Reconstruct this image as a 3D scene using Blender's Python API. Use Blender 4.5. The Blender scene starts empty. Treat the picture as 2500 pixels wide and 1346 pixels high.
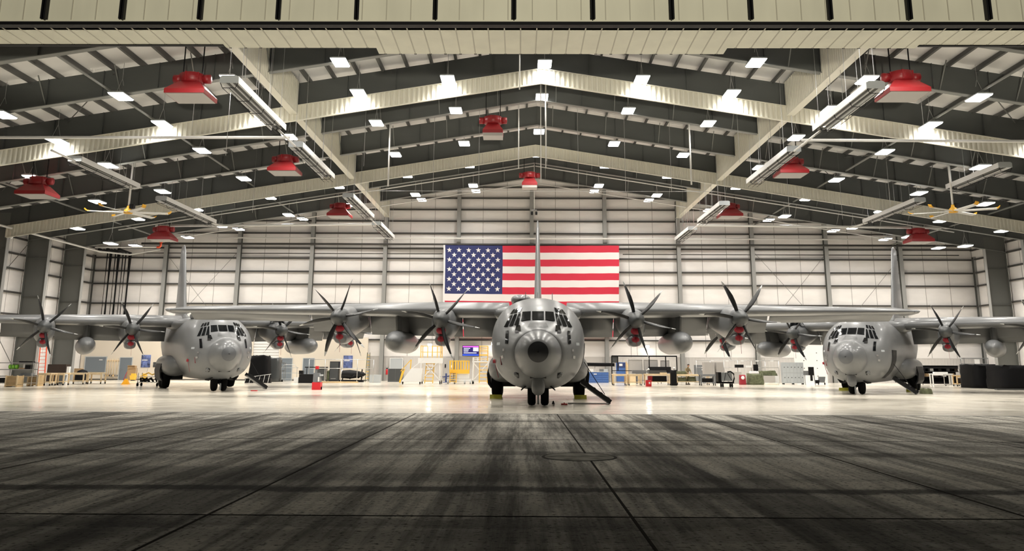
import bpy, bmesh, math, random
from mathutils import Vector, Matrix, Euler
from mathutils.bvhtree import BVHTree
R = random.Random(7)
PI = math.pi
S = bpy.context.scene
COL = S.collection

# ------------------------------------------------------------------ camera, sky, exposure
F, PY, H, PITCH, YAW, ROLL = 2137.4, 410.6, 1.842, 0.2192, 0.0097, 0.0042
cd = bpy.data.cameras.new('camera')
cam = bpy.data.objects.new('camera', cd)
COL.objects.link(cam)
cd.sensor_fit = 'HORIZONTAL'
cd.sensor_width = 36
cd.lens = 36 * F / 2500
cd.shift_y = -(673 - PY) / 2500
cd.clip_end = 400
cam.matrix_world = (Matrix.Translation((0, 0, H)) @ Matrix.Rotation(YAW, 4, 'Z')
                    @ Matrix.Rotation(PI / 2 + PITCH, 4, 'X') @ Matrix.Rotation(ROLL, 4, 'Z'))
S.camera = cam
S.view_settings.view_transform = 'Standard'
S.view_settings.look = 'None'
S.view_settings.exposure = -0.2
S.view_settings.gamma = 1
S.view_settings.use_curve_mapping = False
w = bpy.data.worlds.new('night')
S.world = w
w.use_nodes = True
w.node_tree.nodes['Background'].inputs[0].default_value = (0.5, 0.55, 0.7, 1)
w.node_tree.nodes['Background'].inputs[1].default_value = 0.004
S.cycles.use_denoising = True
S.cycles.max_bounces = 7
S.cycles.diffuse_bounces = 4
S.cycles.glossy_bounces = 3
S.cycles.sample_clamp_indirect = 8
LAMP_W = 330
# added spot, unseen behind the camera, to brighten the door header's outer face
sl = bpy.data.lights.new('header_fill_spot', 'SPOT')
sl.energy = 62000
sl.color = (1, .93, .76)
sl.spot_size = math.radians(137)
sl.spot_blend = .03
sl.shadow_soft_size = .6
so = bpy.data.objects.new('header_fill_spot', sl)
COL.objects.link(so)
so.location = (2, -12, 1.0)
so.rotation_euler = Vector((0, math.cos(math.radians(80)), math.sin(math.radians(80)))).to_track_quat('-Z', 'Y').to_euler()

# ------------------------------------------------------------------ materials
MATS = {}
def mat(name, rgb, rough=.6, metal=0., noise=None, spec=.5, emit=None, bump=0):
    """plain principled material; noise=(scale xyz, amount) varies the colour"""
    m = bpy.data.materials.new(name)
    m.use_nodes = True
    nt = m.node_tree
    b = nt.nodes['Principled BSDF']
    b.inputs['Base Color'].default_value = (*rgb, 1)
    b.inputs['Roughness'].default_value = rough
    b.inputs['Metallic'].default_value = metal
    b.inputs['Specular IOR Level'].default_value = spec
    if noise:
        sc, amt = noise
        tc = nt.nodes.new('ShaderNodeTexCoord')
        mp = nt.nodes.new('ShaderNodeMapping')
        mp.inputs['Scale'].default_value = sc
        n = nt.nodes.new('ShaderNodeTexNoise')
        n.inputs['Scale'].default_value = 1
        n.inputs['Detail'].default_value = 5
        r = nt.nodes.new('ShaderNodeValToRGB')
        r.color_ramp.elements[0].position = .3
        r.color_ramp.elements[1].position = .7
        r.color_ramp.elements[0].color = (*[c * (1 - amt) for c in rgb], 1)
        r.color_ramp.elements[1].color = (*[min(1, c * (1 + amt)) for c in rgb], 1)
        nt.links.new(tc.outputs['Object'], mp.inputs[0])
        nt.links.new(mp.outputs[0], n.inputs['Vector'])
        nt.links.new(n.outputs['Fac'], r.inputs[0])
        nt.links.new(r.outputs[0], b.inputs['Base Color'])
    if emit:
        b.inputs['Emission Color'].default_value = (*emit[0], 1)
        b.inputs['Emission Strength'].default_value = emit[1]
    MATS[name] = m
    return m

mat('wall_white', (.83, .80, .775), .45, noise=((.5, .5, 1.5), .05))
mat('wall_lower', (.60, .575, .55), .5)
mat('ring_dark', (.05, .045, .038), .9, spec=.03)
mat('patch_grey', (.26, .25, .22), .95, noise=((2.5, 2.5, 1), .6), spec=.03)
mat('joint', (.035, .032, .028), .95, spec=.01)
mat('wall_seam', (.36, .34, .32), .6)
mat('roof_white', (.80, .79, .77), .5)
mat('beige_wall', (.70, .63, .53), .6)
mat('cream', (.68, .655, .55), .38)
mat('cream_dark', (.46, .44, .36), .5)
mat('header_panel', (.70, .685, .56), .42, noise=((1.2, 1, .3), .06))
mat('black_steel', (.007, .007, .008), .5, spec=.2)
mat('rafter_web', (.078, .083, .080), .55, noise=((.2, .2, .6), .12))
mat('rafter_flange', (.17, .175, .165), .5)  # paler than the web: light from the floor put into the colour
mat('purlin', (.10, .10, .095), .6)
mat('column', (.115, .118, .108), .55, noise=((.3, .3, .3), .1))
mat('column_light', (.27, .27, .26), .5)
mat('girt', (.055, .052, .048), .6)
mat('skin_grey', (.150, .155, .160), .36, noise=((.35, .35, .35), .06))
mat('radome_grey', (.140, .145, .150), .3)
mat('cap_lit', (.095, .10, .108), .3)  # rear nose caps: reflection of the lit hall put into a paler grey
mat('nose_cap', (.030, .031, .033), .22, spec=.35)  # centre nose cap: reflection of the night put into the near-black colour
mat('deep_grey', (.06, .064, .066), .4)
mat('prop_black', (.016, .017, .018), .35, spec=.3)
mat('prop_tip', (.55, .56, .55), .45)
mat('glass_dark', (.005, .006, .007), .10, spec=.12)
mat('tyre', (.005, .005, .005), .85, spec=.15)
mat('metal', (.5, .5, .5), .35, .8)
mat('cover_red', (.30, .010, .022), .6)
mat('foam_red', (.27, .012, .016), .4)
mat('mesh_grey', (.42, .40, .38), .6)
mat('white_paint', (.80, .80, .79), .4)
mat('pipe_white', (.72, .71, .68), .35)
mat('grey_paint', (.16, .17, .18), .5)
mat('blue_grey', (.17, .20, .23), .5)
mat('light_grey', (.45, .48, .50), .5)
mat('yellow', (.85, .52, .06), .45)
mat('amber', (.80, .42, .03), .45)
mat('wood', (.62, .44, .23), .65, noise=((2, 9, 2), .18))
mat('wood_pale', (.72, .57, .36), .65, noise=((2, 9, 2), .12))
mat('cardboard', (.42, .28, .15), .8)
mat('black_cloth', (.006, .006, .007), .7, spec=.15)
mat('black_plastic', (.010, .010, .011), .5, spec=.2)
mat('orange', (.80, .10, .03), .5)
mat('cone_yellow', (.90, .42, .01), .5)
mat('red', (.62, .02, .03), .4)
mat('blue', (.06, .14, .38), .45)
mat('blue_dark', (.03, .05, .16), .45)
mat('olive', (.11, .12, .065), .8, noise=((6, 6, 6), .35))
mat('camo', (.24, .20, .12), .85, noise=((14, 14, 14), .5))
mat('hair', (.03, .018, .012), .7)
mat('flesh', (.55, .33, .24), .55)
mat('green_bright', (.25, .60, .06), .5)
mat('poster_blue', (.12, .16, .35), .4, noise=((3, 3, 3), .8))
mat('flag_red', (.60, .022, .055), .7)
mat('flag_white', (.80, .76, .76), .7)
mat('flag_blue', (.022, .030, .13), .7)
mat('lens', (.9, .9, .9), .4, emit=((1, .975, .93), 16))
mat('wall_lamp', (.9, .9, .9), .4, emit=((1, .95, .86), 30))
mat('screen_navy', (.01, .01, .05), .3, emit=((.02, .01, .12), 1.2))
mat('screen_pink', (.1, .02, .1), .3, emit=((.75, .13, .75), 1.3))
mat('screen_white', (.1, .1, .1), .3, emit=((.85, .9, 1), 1.5))
mat('screen_blue', (.02, .04, .2), .3, emit=((.03, .10, .75), 1.3))
mat('chock_yellow', (.45, .42, .03), .6)

for nm, cr in (('skin_grey', .16), ('radome_grey', .14)):
    q = MATS[nm].node_tree.nodes['Principled BSDF']
    q.inputs['Coat Weight'].default_value = .15
    q.inputs['Coat Roughness'].default_value = cr

def nodes_floor(m, kind):
    nt = m.node_tree
    b = nt.nodes['Principled BSDF']
    L = nt.links.new
    tc = nt.nodes.new('ShaderNodeTexCoord')
    def noise(scale, detail=6, rough=.6):
        mp = nt.nodes.new('ShaderNodeMapping')
        mp.inputs['Scale'].default_value = scale
        L(tc.outputs['Object'], mp.inputs[0])
        n = nt.nodes.new('ShaderNodeTexNoise')
        n.inputs['Scale'].default_value = 1
        n.inputs['Detail'].default_value = detail
        n.inputs['Roughness'].default_value = rough
        L(mp.outputs[0], n.inputs['Vector'])
        return n.outputs['Fac']
    def ramp(src, p0, c0, p1, c1):
        r = nt.nodes.new('ShaderNodeValToRGB')
        r.color_ramp.elements[0].position = p0
        r.color_ramp.elements[1].position = p1
        r.color_ramp.elements[0].color = (*c0, 1)
        r.color_ramp.elements[1].color = (*c1, 1)
        L(src, r.inputs[0])
        return r.outputs[0]
    def mul(a, b_):
        x = nt.nodes.new('ShaderNodeMix')
        x.data_type = 'RGBA'
        x.blend_type = 'MULTIPLY'
        x.inputs[0].default_value = 1
        L(a, x.inputs[6])
        L(b_, x.inputs[7])
        return x.outputs[2]
    def bw(*v):
        return (v[0],) * 3
    if kind == 'epoxy':
        c = ramp(noise((.10, .22, 1)), .35, (.72, .67, .57), .65, (.82, .765, .655))
        L(c, b.inputs['Base Color'])
        r = ramp(noise((.5, .5, 1)), .3, bw(.10), .7, bw(.24))
        L(r, b.inputs['Roughness'])
    else:
        base = ramp(noise((.35, .35, 1), 8), .3, (.56, .53, .46), .72, (.76, .73, .66))
        streak = ramp(noise((2.4, .09, 1), 8, .7), .42, bw(.44), .54, bw(1))
        streak2 = ramp(noise((.6, .05, 1), 6), .43, bw(.40), .55, bw(1))
        band = ramp(noise((.03, .55, 1), 3), .38, bw(.6), .52, bw(1))
        grit = ramp(noise((13, 13, 1), 3), .34, bw(.22), .46, bw(1))
        c = mul(mul(mul(mul(base, streak), streak2), band), grit)
        # the dark line of wet grit that runs across the slab
        sx = nt.nodes.new('ShaderNodeSeparateXYZ')
        L(tc.outputs['Object'], sx.inputs[0])
        def line(y0, half, wob, strength):
            n = noise((.22, .30, 1), 10, .85)
            ma = nt.nodes.new('ShaderNodeMath'); ma.operation = 'MULTIPLY_ADD'
            L(n, ma.inputs[0]); ma.inputs[1].default_value = wob
            L(sx.outputs[1], ma.inputs[2])
            sb = nt.nodes.new('ShaderNodeMath'); sb.operation = 'SUBTRACT'
            L(ma.outputs[0], sb.inputs[0]); sb.inputs[1].default_value = y0 + wob * .5
            ab = nt.nodes.new('ShaderNodeMath'); ab.operation = 'ABSOLUTE'
            L(sb.outputs[0], ab.inputs[0])
            return ramp(ab.outputs[0], half * .5, bw(strength), half, bw(1))
        g2 = noise((7, 7, 1), 4, .8)
        c = mul(c, line(13.8, .36, 1.5, .22))
        c = mul(c, line(11.0, .5, 2.6, .5))
        c = mul(c, line(19.2, .5, 1.2, .5))
        c = mul(c, line(29.5, .5, 1.4, .6))
        L(c, b.inputs['Base Color'])
        b.inputs['Roughness'].default_value = .9
        b.inputs['Specular IOR Level'].default_value = .06
        bp = nt.nodes.new('ShaderNodeBump')
        bp.inputs['Strength'].default_value = .35
        bp.inputs['Distance'].default_value = .02
        L(noise((5, 1.2, 1), 8, .7), bp.inputs['Height'])
        L(bp.outputs[0], b.inputs['Normal'])
nodes_floor(mat('epoxy', (.7, .66, .56), .15), 'epoxy')
nodes_floor(mat('apron', (.2, .19, .17), .6), 'apron')

# ------------------------------------------------------------------ mesh helpers
def superellipse(hw, hh, n=2.2, k=40):
    out = []
    for i in range(k):
        a = 2 * PI * i / k
        c, s = math.cos(a), math.sin(a)
        out.append((hw * math.copysign(abs(c) ** (2 / n), c), hh * math.copysign(abs(s) ** (2 / n), s)))
    return out

class MB:
    def __init__(self, *mats):
        self.v, self.f, self.m, self.sm = [], [], [], []
        self.mats = list(mats)
        self.i = 0
        self.smooth = False
    def use(self, i, smooth=None):
        self.i = i
        if smooth is not None:
            self.smooth = smooth
        return self
    def add(self, vs, fs):
        o = len(self.v)
        self.v += [tuple(p) for p in vs]
        for q in fs:
            self.f.append(tuple(o + j for j in q))
            self.m.append(self.i)
            self.sm.append(self.smooth)
        return self
    def box(self, x0, x1, y0, y1, z0, z1, M=None):
        vs = [(x, y, z) for z in (z0, z1) for y in (y0, y1) for x in (x0, x1)]
        if M:
            vs = [M @ Vector(p) for p in vs]
        return self.add(vs, [(0, 2, 3, 1), (4, 5, 7, 6), (0, 1, 5, 4), (2, 6, 7, 3), (0, 4, 6, 2), (1, 3, 7, 5)])
    def cbox(self, c, s, M=None):
        return self.box(c[0] - s[0] / 2, c[0] + s[0] / 2, c[1] - s[1] / 2, c[1] + s[1] / 2, c[2] - s[2] / 2, c[2] + s[2] / 2, M)
    def bar(self, p, q, a, b=None):
        """square bar from p to q"""
        b = b or a
        p, q = Vector(p), Vector(q)
        d = q - p
        M = Matrix.Translation(p) @ d.to_track_quat('Z', 'Y').to_matrix().to_4x4()
        return self.box(-a / 2, a / 2, -b / 2, b / 2, 0, d.length, M)
    def tube(self, pts, r, k=8, cap=True):
        pts = [Vector(p) for p in pts]
        rs = r if isinstance(r, (list, tuple)) else [r] * len(pts)
        rings = []
        for i, p in enumerate(pts):
            d = pts[min(i + 1, len(pts) - 1)] - pts[max(i - 1, 0)]
            q = d.to_track_quat('Z', 'Y')
            rings.append([p + q @ Vector((rs[i] * math.cos(2 * PI * j / k), rs[i] * math.sin(2 * PI * j / k), 0)) for j in range(k)])
        return self.loft(rings, cap)
    def loft(self, rings, cap=True, closed=True):
        k = len(rings[0])
        vs = [p for r in rings for p in r]
        fs = []
        for i in range(len(rings) - 1):
            for j in range(k if closed else k - 1):
                a, b = i * k + j, i * k + (j + 1) % k
                fs.append((a, b, b + k, a + k))
        if cap:
            fs.append(tuple(range(k - 1, -1, -1)))
            fs.append(tuple((len(rings) - 1) * k + j for j in range(k)))
        return self.add(vs, fs)
    def lathe(self, prof, c=(0, 0, 0), axis='Z', k=20):
        rings = []
        for r, h in prof:
            ring = []
            for j in range(k):
                a = 2 * PI * j / k
                p = (r * math.cos(a), r * math.sin(a), h)
                if axis == 'X':
                    p = (h, p[0], p[1])
                if axis == 'Y':
                    p = (p[0], h, p[1])
                ring.append((p[0] + c[0], p[1] + c[1], p[2] + c[2]))
            rings.append(ring)
        return self.loft(rings)
    def prism(self, poly, y0, y1, axis='Y'):
        """polygon in the plane across axis, extruded along it"""
        def P(a, b, t):
            return {'Y': (a, t, b), 'X': (t, a, b), 'Z': (a, b, t)}[axis]
        return self.loft([[P(a, b, y0) for a, b in poly], [P(a, b, y1) for a, b in poly]])
    def build(self, name, m=None, parent=None, loc=None, rot=None):
        me = bpy.data.meshes.new(name)
        me.from_pydata(self.v, [], self.f)
        ms = self.mats or [m]
        for x in ms:
            me.materials.append(MATS[x])
        me.polygons.foreach_set('material_index', self.m)
        me.polygons.foreach_set('use_smooth', self.sm)
        bm = bmesh.new()
        bm.from_mesh(me)
        bmesh.ops.recalc_face_normals(bm, faces=bm.faces)
        bm.to_mesh(me)
        bm.free()
        o = bpy.data.objects.new(name, me)
        COL.objects.link(o)
        if parent:
            o.parent = parent
        if loc:
            o.location = loc
        if rot:
            o.rotation_euler = rot
        return o

def tag(o, label, cat, group=None, kind=None):
    o['label'] = label
    o['category'] = cat
    if group:
        o['group'] = group
    if kind:
        o['kind'] = kind
    return o
def thing(name, label, cat, loc=(0, 0, 0), rz=0, group=None):
    o = bpy.data.objects.new(name, None)
    o.empty_display_size = .2
    COL.objects.link(o)
    o.location = loc
    o.rotation_euler = (0, 0, rz)
    return tag(o, label, cat, group)
def struct(o):
    o['kind'] = 'structure'
    return o
def dup(src, parent=None):
    c = src.copy()
    COL.objects.link(c)
    if parent:
        c.parent = parent
        c.matrix_parent_inverse = src.matrix_parent_inverse
    for ch in list(src.children):
        dup(ch, c)
    return c
def clone(src, label, loc, rz=None, group=None):
    c = dup(src)
    c.location = loc
    if rz is not None:
        c.rotation_euler = (0, 0, rz)
    c['label'] = label
    if group:
        c['group'] = group
    return c
# ------------------------------------------------------------------ hangar shell
XL, XR, XC, YF, YB = -45.15, 47.65, 1.3, 33.7, 92.5
SL = .16
def flange(x):
    return 20.0 - SL * abs(x - XC)
def roofz(x):
    return 21.75 - SL * abs(x - XC)

b = MB('epoxy').box(XL, XR, YF, YB, -.3, 0)
struct(b.build('floor'))
b = MB('apron').box(-90, 90, -30, YF, -.3, -.004)
struct(b.build('ground'))
b = MB('joint')
for x in (-14.2, -9.05, -3.85, 1.38, 6.3, 11.5, 16.7, -19.4, 21.9):
    b.box(x - .02, x + .02, -20, YF - .1, -.003, .0005)
for y in (11.45, 22.5):
    b.box(-60, 60, y - .02, y + .02, -.003, .0006)
struct(b.build('trim_5'))
b = MB('rafter_flange')
for y, hw in ((33.75, .10), (34.6, .03), (35.5, .05), (36.6, .035)):
    b.box(XL, XR, y - hw, y + hw, -.002, .0015)
struct(b.build('trim_6'))
b = MB('ring_dark', 'patch_grey')
def ring(r, z):
    return [(1.2 + r * math.cos(2 * PI * j / 48), 18.5 + r * math.sin(2 * PI * j / 48), z) for j in range(48)]
b.use(0).loft([ring(.70, .002), ring(.76, .002)], cap=False)
b.use(1).add(ring(.70, .002), [tuple(range(48))])
struct(b.build('trim_7'))


def wall_panel(name, y, x0, x1, z0, ztop, face, rib, m='wall_white', seam='wall_seam'):
    """back wall in the XZ plane under the sloping roof"""
    b = MB(m, seam)
    xs = [x0, XC, x1]
    poly = [(x0, z0), (x1, z0)] + [(x, ztop(x)) for x in (x1, XC, x0)]
    b.prism(poly, y, y + .2)
    b.use(1)
    x = x0 + rib
    while x < x1:
        b.box(x - .025, x + .025, y - .012, y + .01, z0, ztop(x) - .05)
        x += rib
    return struct(b.build(name))
wall_panel('wall_back', YB, XL, XR, 0, roofz, -1, 2.575)
for name, x, s in (('wall_left', XL, -1), ('wall_right', XR, 1)):
    b = MB('wall_white', 'wall_seam')
    b.box(min(x, x + .2 * s), max(x, x + .2 * s), YF - 2, YB + .2, 0, roofz(x) + .3)
    b.use(1)
    y = YB - 2.2
    while y > YF:
        b.box(x - .012, x + .012, y - .025, y + .025, 0, roofz(x) - .1)
        y -= 2.2
    struct(b.build(name))
b = MB('roof_white')
b.prism([(XL - .2, roofz(XL)), (XC, roofz(XC)), (XR + .2, roofz(XR)), (XR + .2, roofz(XR) + .3), (XC, roofz(XC) + .3), (XL - .2, roofz(XL) + .3)], YF - 2.2, YB + .2)
struct(b.build('ceiling'))

# girts of the back wall and columns
COLX = [XC - .07 + 7.73 * k for k in range(-6, 7)]
for z in (17.85, 16.6, 15.28, 13.66, 12.6, 11.2, 9.85, 7.8, 4.15, 19.1, 20.3):
    hw = min(XR - XC, (21.6 - z) / SL)
    x0, x1 = max(XL, XC - hw), min(XR, XC + hw)
    b = MB('girt').box(x0, x1, YB - .22, YB, z - .075, z + .075)
    struct(b.build('wall_girt'))
b = MB('wall_lower').box(XL, XR, YB - .03, YB, 0, 2.45)
b.box(XL, XR, YB - .05, YB, 2.43, 2.50)
for i in range(300):
    x = XL + .31 * i
    if x < XR:
        b.box(x - .03, x + .03, YB - .055, YB - .03, 0, 2.43)
struct(b.build('trim_1'))
for x in COLX:
    top = flange(x) + (1.2 if abs(x - XC) < 40 else .3)
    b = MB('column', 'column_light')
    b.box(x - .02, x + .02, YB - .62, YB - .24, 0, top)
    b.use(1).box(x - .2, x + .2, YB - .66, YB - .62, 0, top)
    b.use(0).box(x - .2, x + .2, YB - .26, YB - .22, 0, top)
    struct(b.build('wall_column'))

# side wall girts and the deep frame columns
FR = [39.6, 46.2, 52.8, 59.4, 66.0, 72.6, 79.2, 85.8]
for x, s in ((XL, 1), (XR, -1)):
    for z in (13.6, 12.6, 11.2, 9.85, 7.8, 5.9, 4.15):
        b = MB('girt').box(min(x, x + .22 * s), max(x, x + .22 * s), YF, YB, z - .075, z + .075)
        struct(b.build('wall_girt'))
    for y in FR:
        b = MB('column', 'column_light')
        d = 2.2
        top = flange(x) + 1.5
        a0, a1 = x + .24 * s, x + d * s
        b.box(min(a0, a1), max(a0, a1), y - .015, y + .015, 0, top)
        b.use(1).box(min(a1, a1 + .04 * s), max(a1, a1 + .04 * s), y - .22, y + .22, 0, flange(x + d * s))
        b.use(0).box(min(a0, a0 + .04 * s), max(a0, a0 + .04 * s), y - .2, y + .2, 0, top)
        for zz in (4, 7.5, 11):
            b.box(min(a0, a1), max(a0, a1), y - .12, y + .12, zz, zz + .02)
        struct(b.build('frame_column'))

# rafters
for y in FR:
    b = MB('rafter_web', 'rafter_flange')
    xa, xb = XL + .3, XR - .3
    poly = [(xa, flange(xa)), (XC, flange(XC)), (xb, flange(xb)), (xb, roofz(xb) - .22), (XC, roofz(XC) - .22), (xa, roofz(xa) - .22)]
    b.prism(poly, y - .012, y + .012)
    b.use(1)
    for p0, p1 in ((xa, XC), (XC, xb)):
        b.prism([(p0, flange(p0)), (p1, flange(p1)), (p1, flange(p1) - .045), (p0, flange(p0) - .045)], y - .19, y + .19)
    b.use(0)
    for i in range(-14, 15):
        x = XC + i * 3.05
        if i and xa < x < xb:
            b.box(x - .012, x + .012, y - .16, y + .16, flange(x), roofz(x) - .25)
    struct(b.build('roof_beam'))
# purlins
pm = None
for i in range(-29, 30):
    x = XC + .78 + i * 1.54
    if not XL + .5 < x < XR - .5:
        continue
    if pm is None:
        b = MB('purlin')
        b.box(-.03, .03, YF - 2, YB, -.28, 0)
        b.box(-.11, .03, YF - 2, YB, -.30, -.27)
        pm = b.build('purlin')
        o = pm
    else:
        o = pm.copy()
        COL.objects.link(o)
    o.location = (x, 0, roofz(x) + .01)
    struct(o)

# corrugated draught curtains
def curtain_across(y, drop=.98):
    b = MB('cream', 'cream_dark')
    n = 150
    for side in (-1, 1):
        end = (XL + 2.2 if side < 0 else XR - 2.2)
        prev = None
        x = XC
        ring = []
        p = .30
        while abs(x - XC) < abs(end - XC):
            for dx, dy in ((0, 0), (.13, 0), (.17, -.06), (.26, -.06), (.30, 0)):
                ring.append((x + side * dx, y + dy))
            x += side * p
        top = [(px, py, flange(px) - .04) for px, py in ring]
        bot = [(px, py, flange(px) - drop) for px, py in ring]
        b.use(0).loft([top, bot], cap=False, closed=False)
        x0, x1 = XC, end
        b.prism([(x0, flange(x0) - drop - .05), (x1, flange(x1) - drop - .05), (x1, flange(x1) - drop + .02), (x0, flange(x0) - drop + .02)], y - .09, y + .05)
        b.prism([(x0, flange(x0) - .05), (x1, flange(x1) - .05), (x1, flange(x1) + .0), (x0, flange(x0) + .0)], y - .09, y + .19)
    return struct(b.build('draft_curtain'))
curtain_across(52.55)
curtain_across(72.35)
for x0, z0, s in ((-14.15, 17.0, 1), (16.75, 16.95, -1)):
    b = MB('cream')
    for fs, off in ((1, .16), (-1, -.16)):
        ring = []
        y = 36.0
        while y < YB - .3:
            for dy, d in ((0, 0), (.13, 0), (.17, .05), (.26, .05), (.30, 0)):
                ring.append((x0 + off + fs * d, y + dy))
            y += .30
        b.loft([[(px, py, roofz(px) - .2) for px, py in ring], [(px, py, z0) for px, py in ring]], cap=False, closed=False)
    b.box(x0 - .24, x0 + .24, 36, YB - .3, z0 - .06, z0 + .01)
    struct(b.build('draft_curtain'))

# door header: ribbed soffit in steps, channel and outer wall face with brackets
ZS = 14.3
b = MB('header_panel', 'cream_dark', 'black_steel')
steps = ((-60, -11.95, 33.15), (-11.95, -5.85, 33.55), (-5.85, 8.35, 34.25), (8.35, 15.9, 33.55), (15.9, 60, 33.15))
for x0, x1, y1 in steps:
    b.use(0).box(x0, x1, 31.2, y1, ZS, ZS + .25)
    b.use(2).box(x0, x1, y1 - .01, y1 + .06, ZS + .12, ZS + .3)
    if y1 < 33.3:
        b.box(x0, x1, y1, y1 + .16, ZS - .04, ZS + .2)
    b.use(1)
    x = math.ceil(x0 / .62) * .62
    while x < x1:
        b.use(1).box(x - .022, x + .022, 31.25, y1, ZS - .012, ZS)
        b.use(2).box(x - .05, x + .05, y1 - .03, y1 + .012, ZS - .02, ZS + .035)
        x += .62
struct(b.build('wall_front_soffit'))
b = MB('header_panel', 'cream_dark', 'black_steel', 'purlin')
b.use(0).box(-60, 60, 31.35, 31.6, ZS, 24)
i = 0
x = -60
while x < 60:
    b.use(1).box(x - .02, x + .02, 31.325, 31.36, ZS, 24)
    x += .93
b.use(3).box(-60, 60, 31.02, 31.35, ZS + 1.24, ZS + 1.34)
b.use(2).box(-60, 60, 31.0, 31.34, ZS - .02, ZS + .11)
struct(b.build('wall_front'))
for k in range(-7, 8):
    x = -.25 + k * 2.98
    b = MB('black_steel')
    b.box(x - .09, x + .09, 30.98, 31.02, ZS + .22, 19)
    b.box(x - .02, x + .02, 30.98, 31.34, ZS + .22, 19)
    struct(b.build('wall_post'))
# the hangar's own front above and beside the opening, hidden behind the header
b = MB('wall_white')
b.prism([(XC - 39.9, 15.3), (XC + 39.9, 15.3), (XC, roofz(XC))], 34.4, 34.55)
struct(b.build('wall_front_inner'))
# ------------------------------------------------------------------ high-bay lights
def make_light():
    t = thing('high_bay_light', 'x', 'ceiling light')
    b = MB('light_grey')
    sq = ((-1, -1), (1, -1), (1, 1), (-1, 1))
    b.loft([[(sx * .43, sy * .70, 0) for sx, sy in sq], [(sx * .43, sy * .70, .06) for sx, sy in sq], [(sx * .25, sy * .5, .15) for sx, sy in sq]])
    b.build('housing', None, t)
    b = MB('lens')
    b.loft([[(sx * .42, sy * .69, 0) for sx, sy in ((-1, -1), (1, -1), (1, 1), (-1, 1))],
            [(sx * .38, sy * .64, -.07) for sx, sy in ((-1, -1), (1, -1), (1, 1), (-1, 1))]])
    b.build('lens', None, t)
    b = MB('metal')
    b.tube([(0, -.5, .14), (0, 0, 1.0), (0, .5, .14)], .012, 5)
    b.build('hanger', None, t)
    MB('metal').tube([(0, 0, 0), (0, 0, 1)], .012, 5).build('drop_wire', None, t, loc=(0, 0, 1.0))
    l = bpy.data.lights.new('lamp', 'AREA')
    l.shape = 'RECTANGLE'
    l.size, l.size_y = .8, 1.3
    l.energy = LAMP_W
    l.color = (1, .955, .88)
    l.spread = math.radians(138)
    o = bpy.data.objects.new('lamp', l)
    COL.objects.link(o)
    o.location = (0, 0, -.09)
    o.parent = t
    return t
L0 = make_light()
ORD = ['', 'first', 'second', 'third', 'fourth', 'fifth', 'sixth', 'seventh']
ROWN = ['row hidden above the door header', 'row nearest the hangar door', 'second row from the door', 'third row from the door', 'fourth row from the door',
        'fifth row from the door', 'sixth row from the door', 'row nearest the back wall']
first = True
for r, (y, dz, nmax) in enumerate(((39.8, 0, 5), (46.0, 0, 6), (51.7, 0, 6), (58.6, 0, 6), (68.0, 0, 6), (75.4, -.15, 7), (82.0, -.6, 7), (87.3, -.1, 7))):
    for k in range(-nmax, nmax + 1):
        dx = (0, 6.0, 11.5, 17.5, 23.5, 29.9, 35.0, 40.2)[abs(k)]
        if r >= 6 and k == 0:
            continue
        x = 1.5 + math.copysign(dx, k) if k else 1.5
        if r <= 1:
            if abs(k) > 5 - 2 * (r == 0):
                continue
        z = 20.0 - dx * .166 + dz
        where = 'on the roof ridge' if k == 0 else '%s to the %s of the ridge' % (ORD[abs(k)], 'left' if k < 0 else 'right')
        lab = 'high-bay light %s, %s' % (where, ROWN[r])
        if first:
            o = L0
            o.location = (x, y, z)
            o['label'] = lab
            o['group'] = 'high-bay lights under the hangar roof'
            first = False
        else:
            o = clone(L0, lab, (x, y, z), 0, 'high-bay lights under the hangar roof')
        for ch in o.children:
            if ch.name.startswith('drop_wire'):
                ch.scale.z = roofz(x) + .04 - z - 1.0

# two bracket lamps on the lower back wall
def wall_lamp(x, z, lab):
    t = thing('wall_lamp', lab, 'lamp', (x, YB - .45, z), 0, 'floodlights low on the back wall')
    MB('light_grey').box(-.22, .22, 0, .18, -.12, .16).build('housing', None, t)
    MB('wall_lamp').box(-.18, .18, -.03, 0, -.10, .12).build('lens', None, t)
    MB('metal').bar((0, .1, -.1), (0, .4, -.2), .04).build('bracket', None, t)
    l = bpy.data.lights.new('lamp', 'AREA')
    l.size = .3
    l.energy = 45
    l.color = (1, .93, .82)
    o = bpy.data.objects.new('lamp', l)
    COL.objects.link(o)
    o.parent = t
    o.location = (0, -.05, 0)
    o.rotation_euler = (PI / 2, 0, 0)
wall_lamp(-9.3, 3.6, 'bright floodlight on the back wall left of the yellow stands')
wall_lamp(-2.75, 3.75, 'bright floodlight on the back wall beside the centre aircraft')
wall_lamp(13.1, 3.5, 'bright floodlight on the back wall right of the flag')

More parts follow.
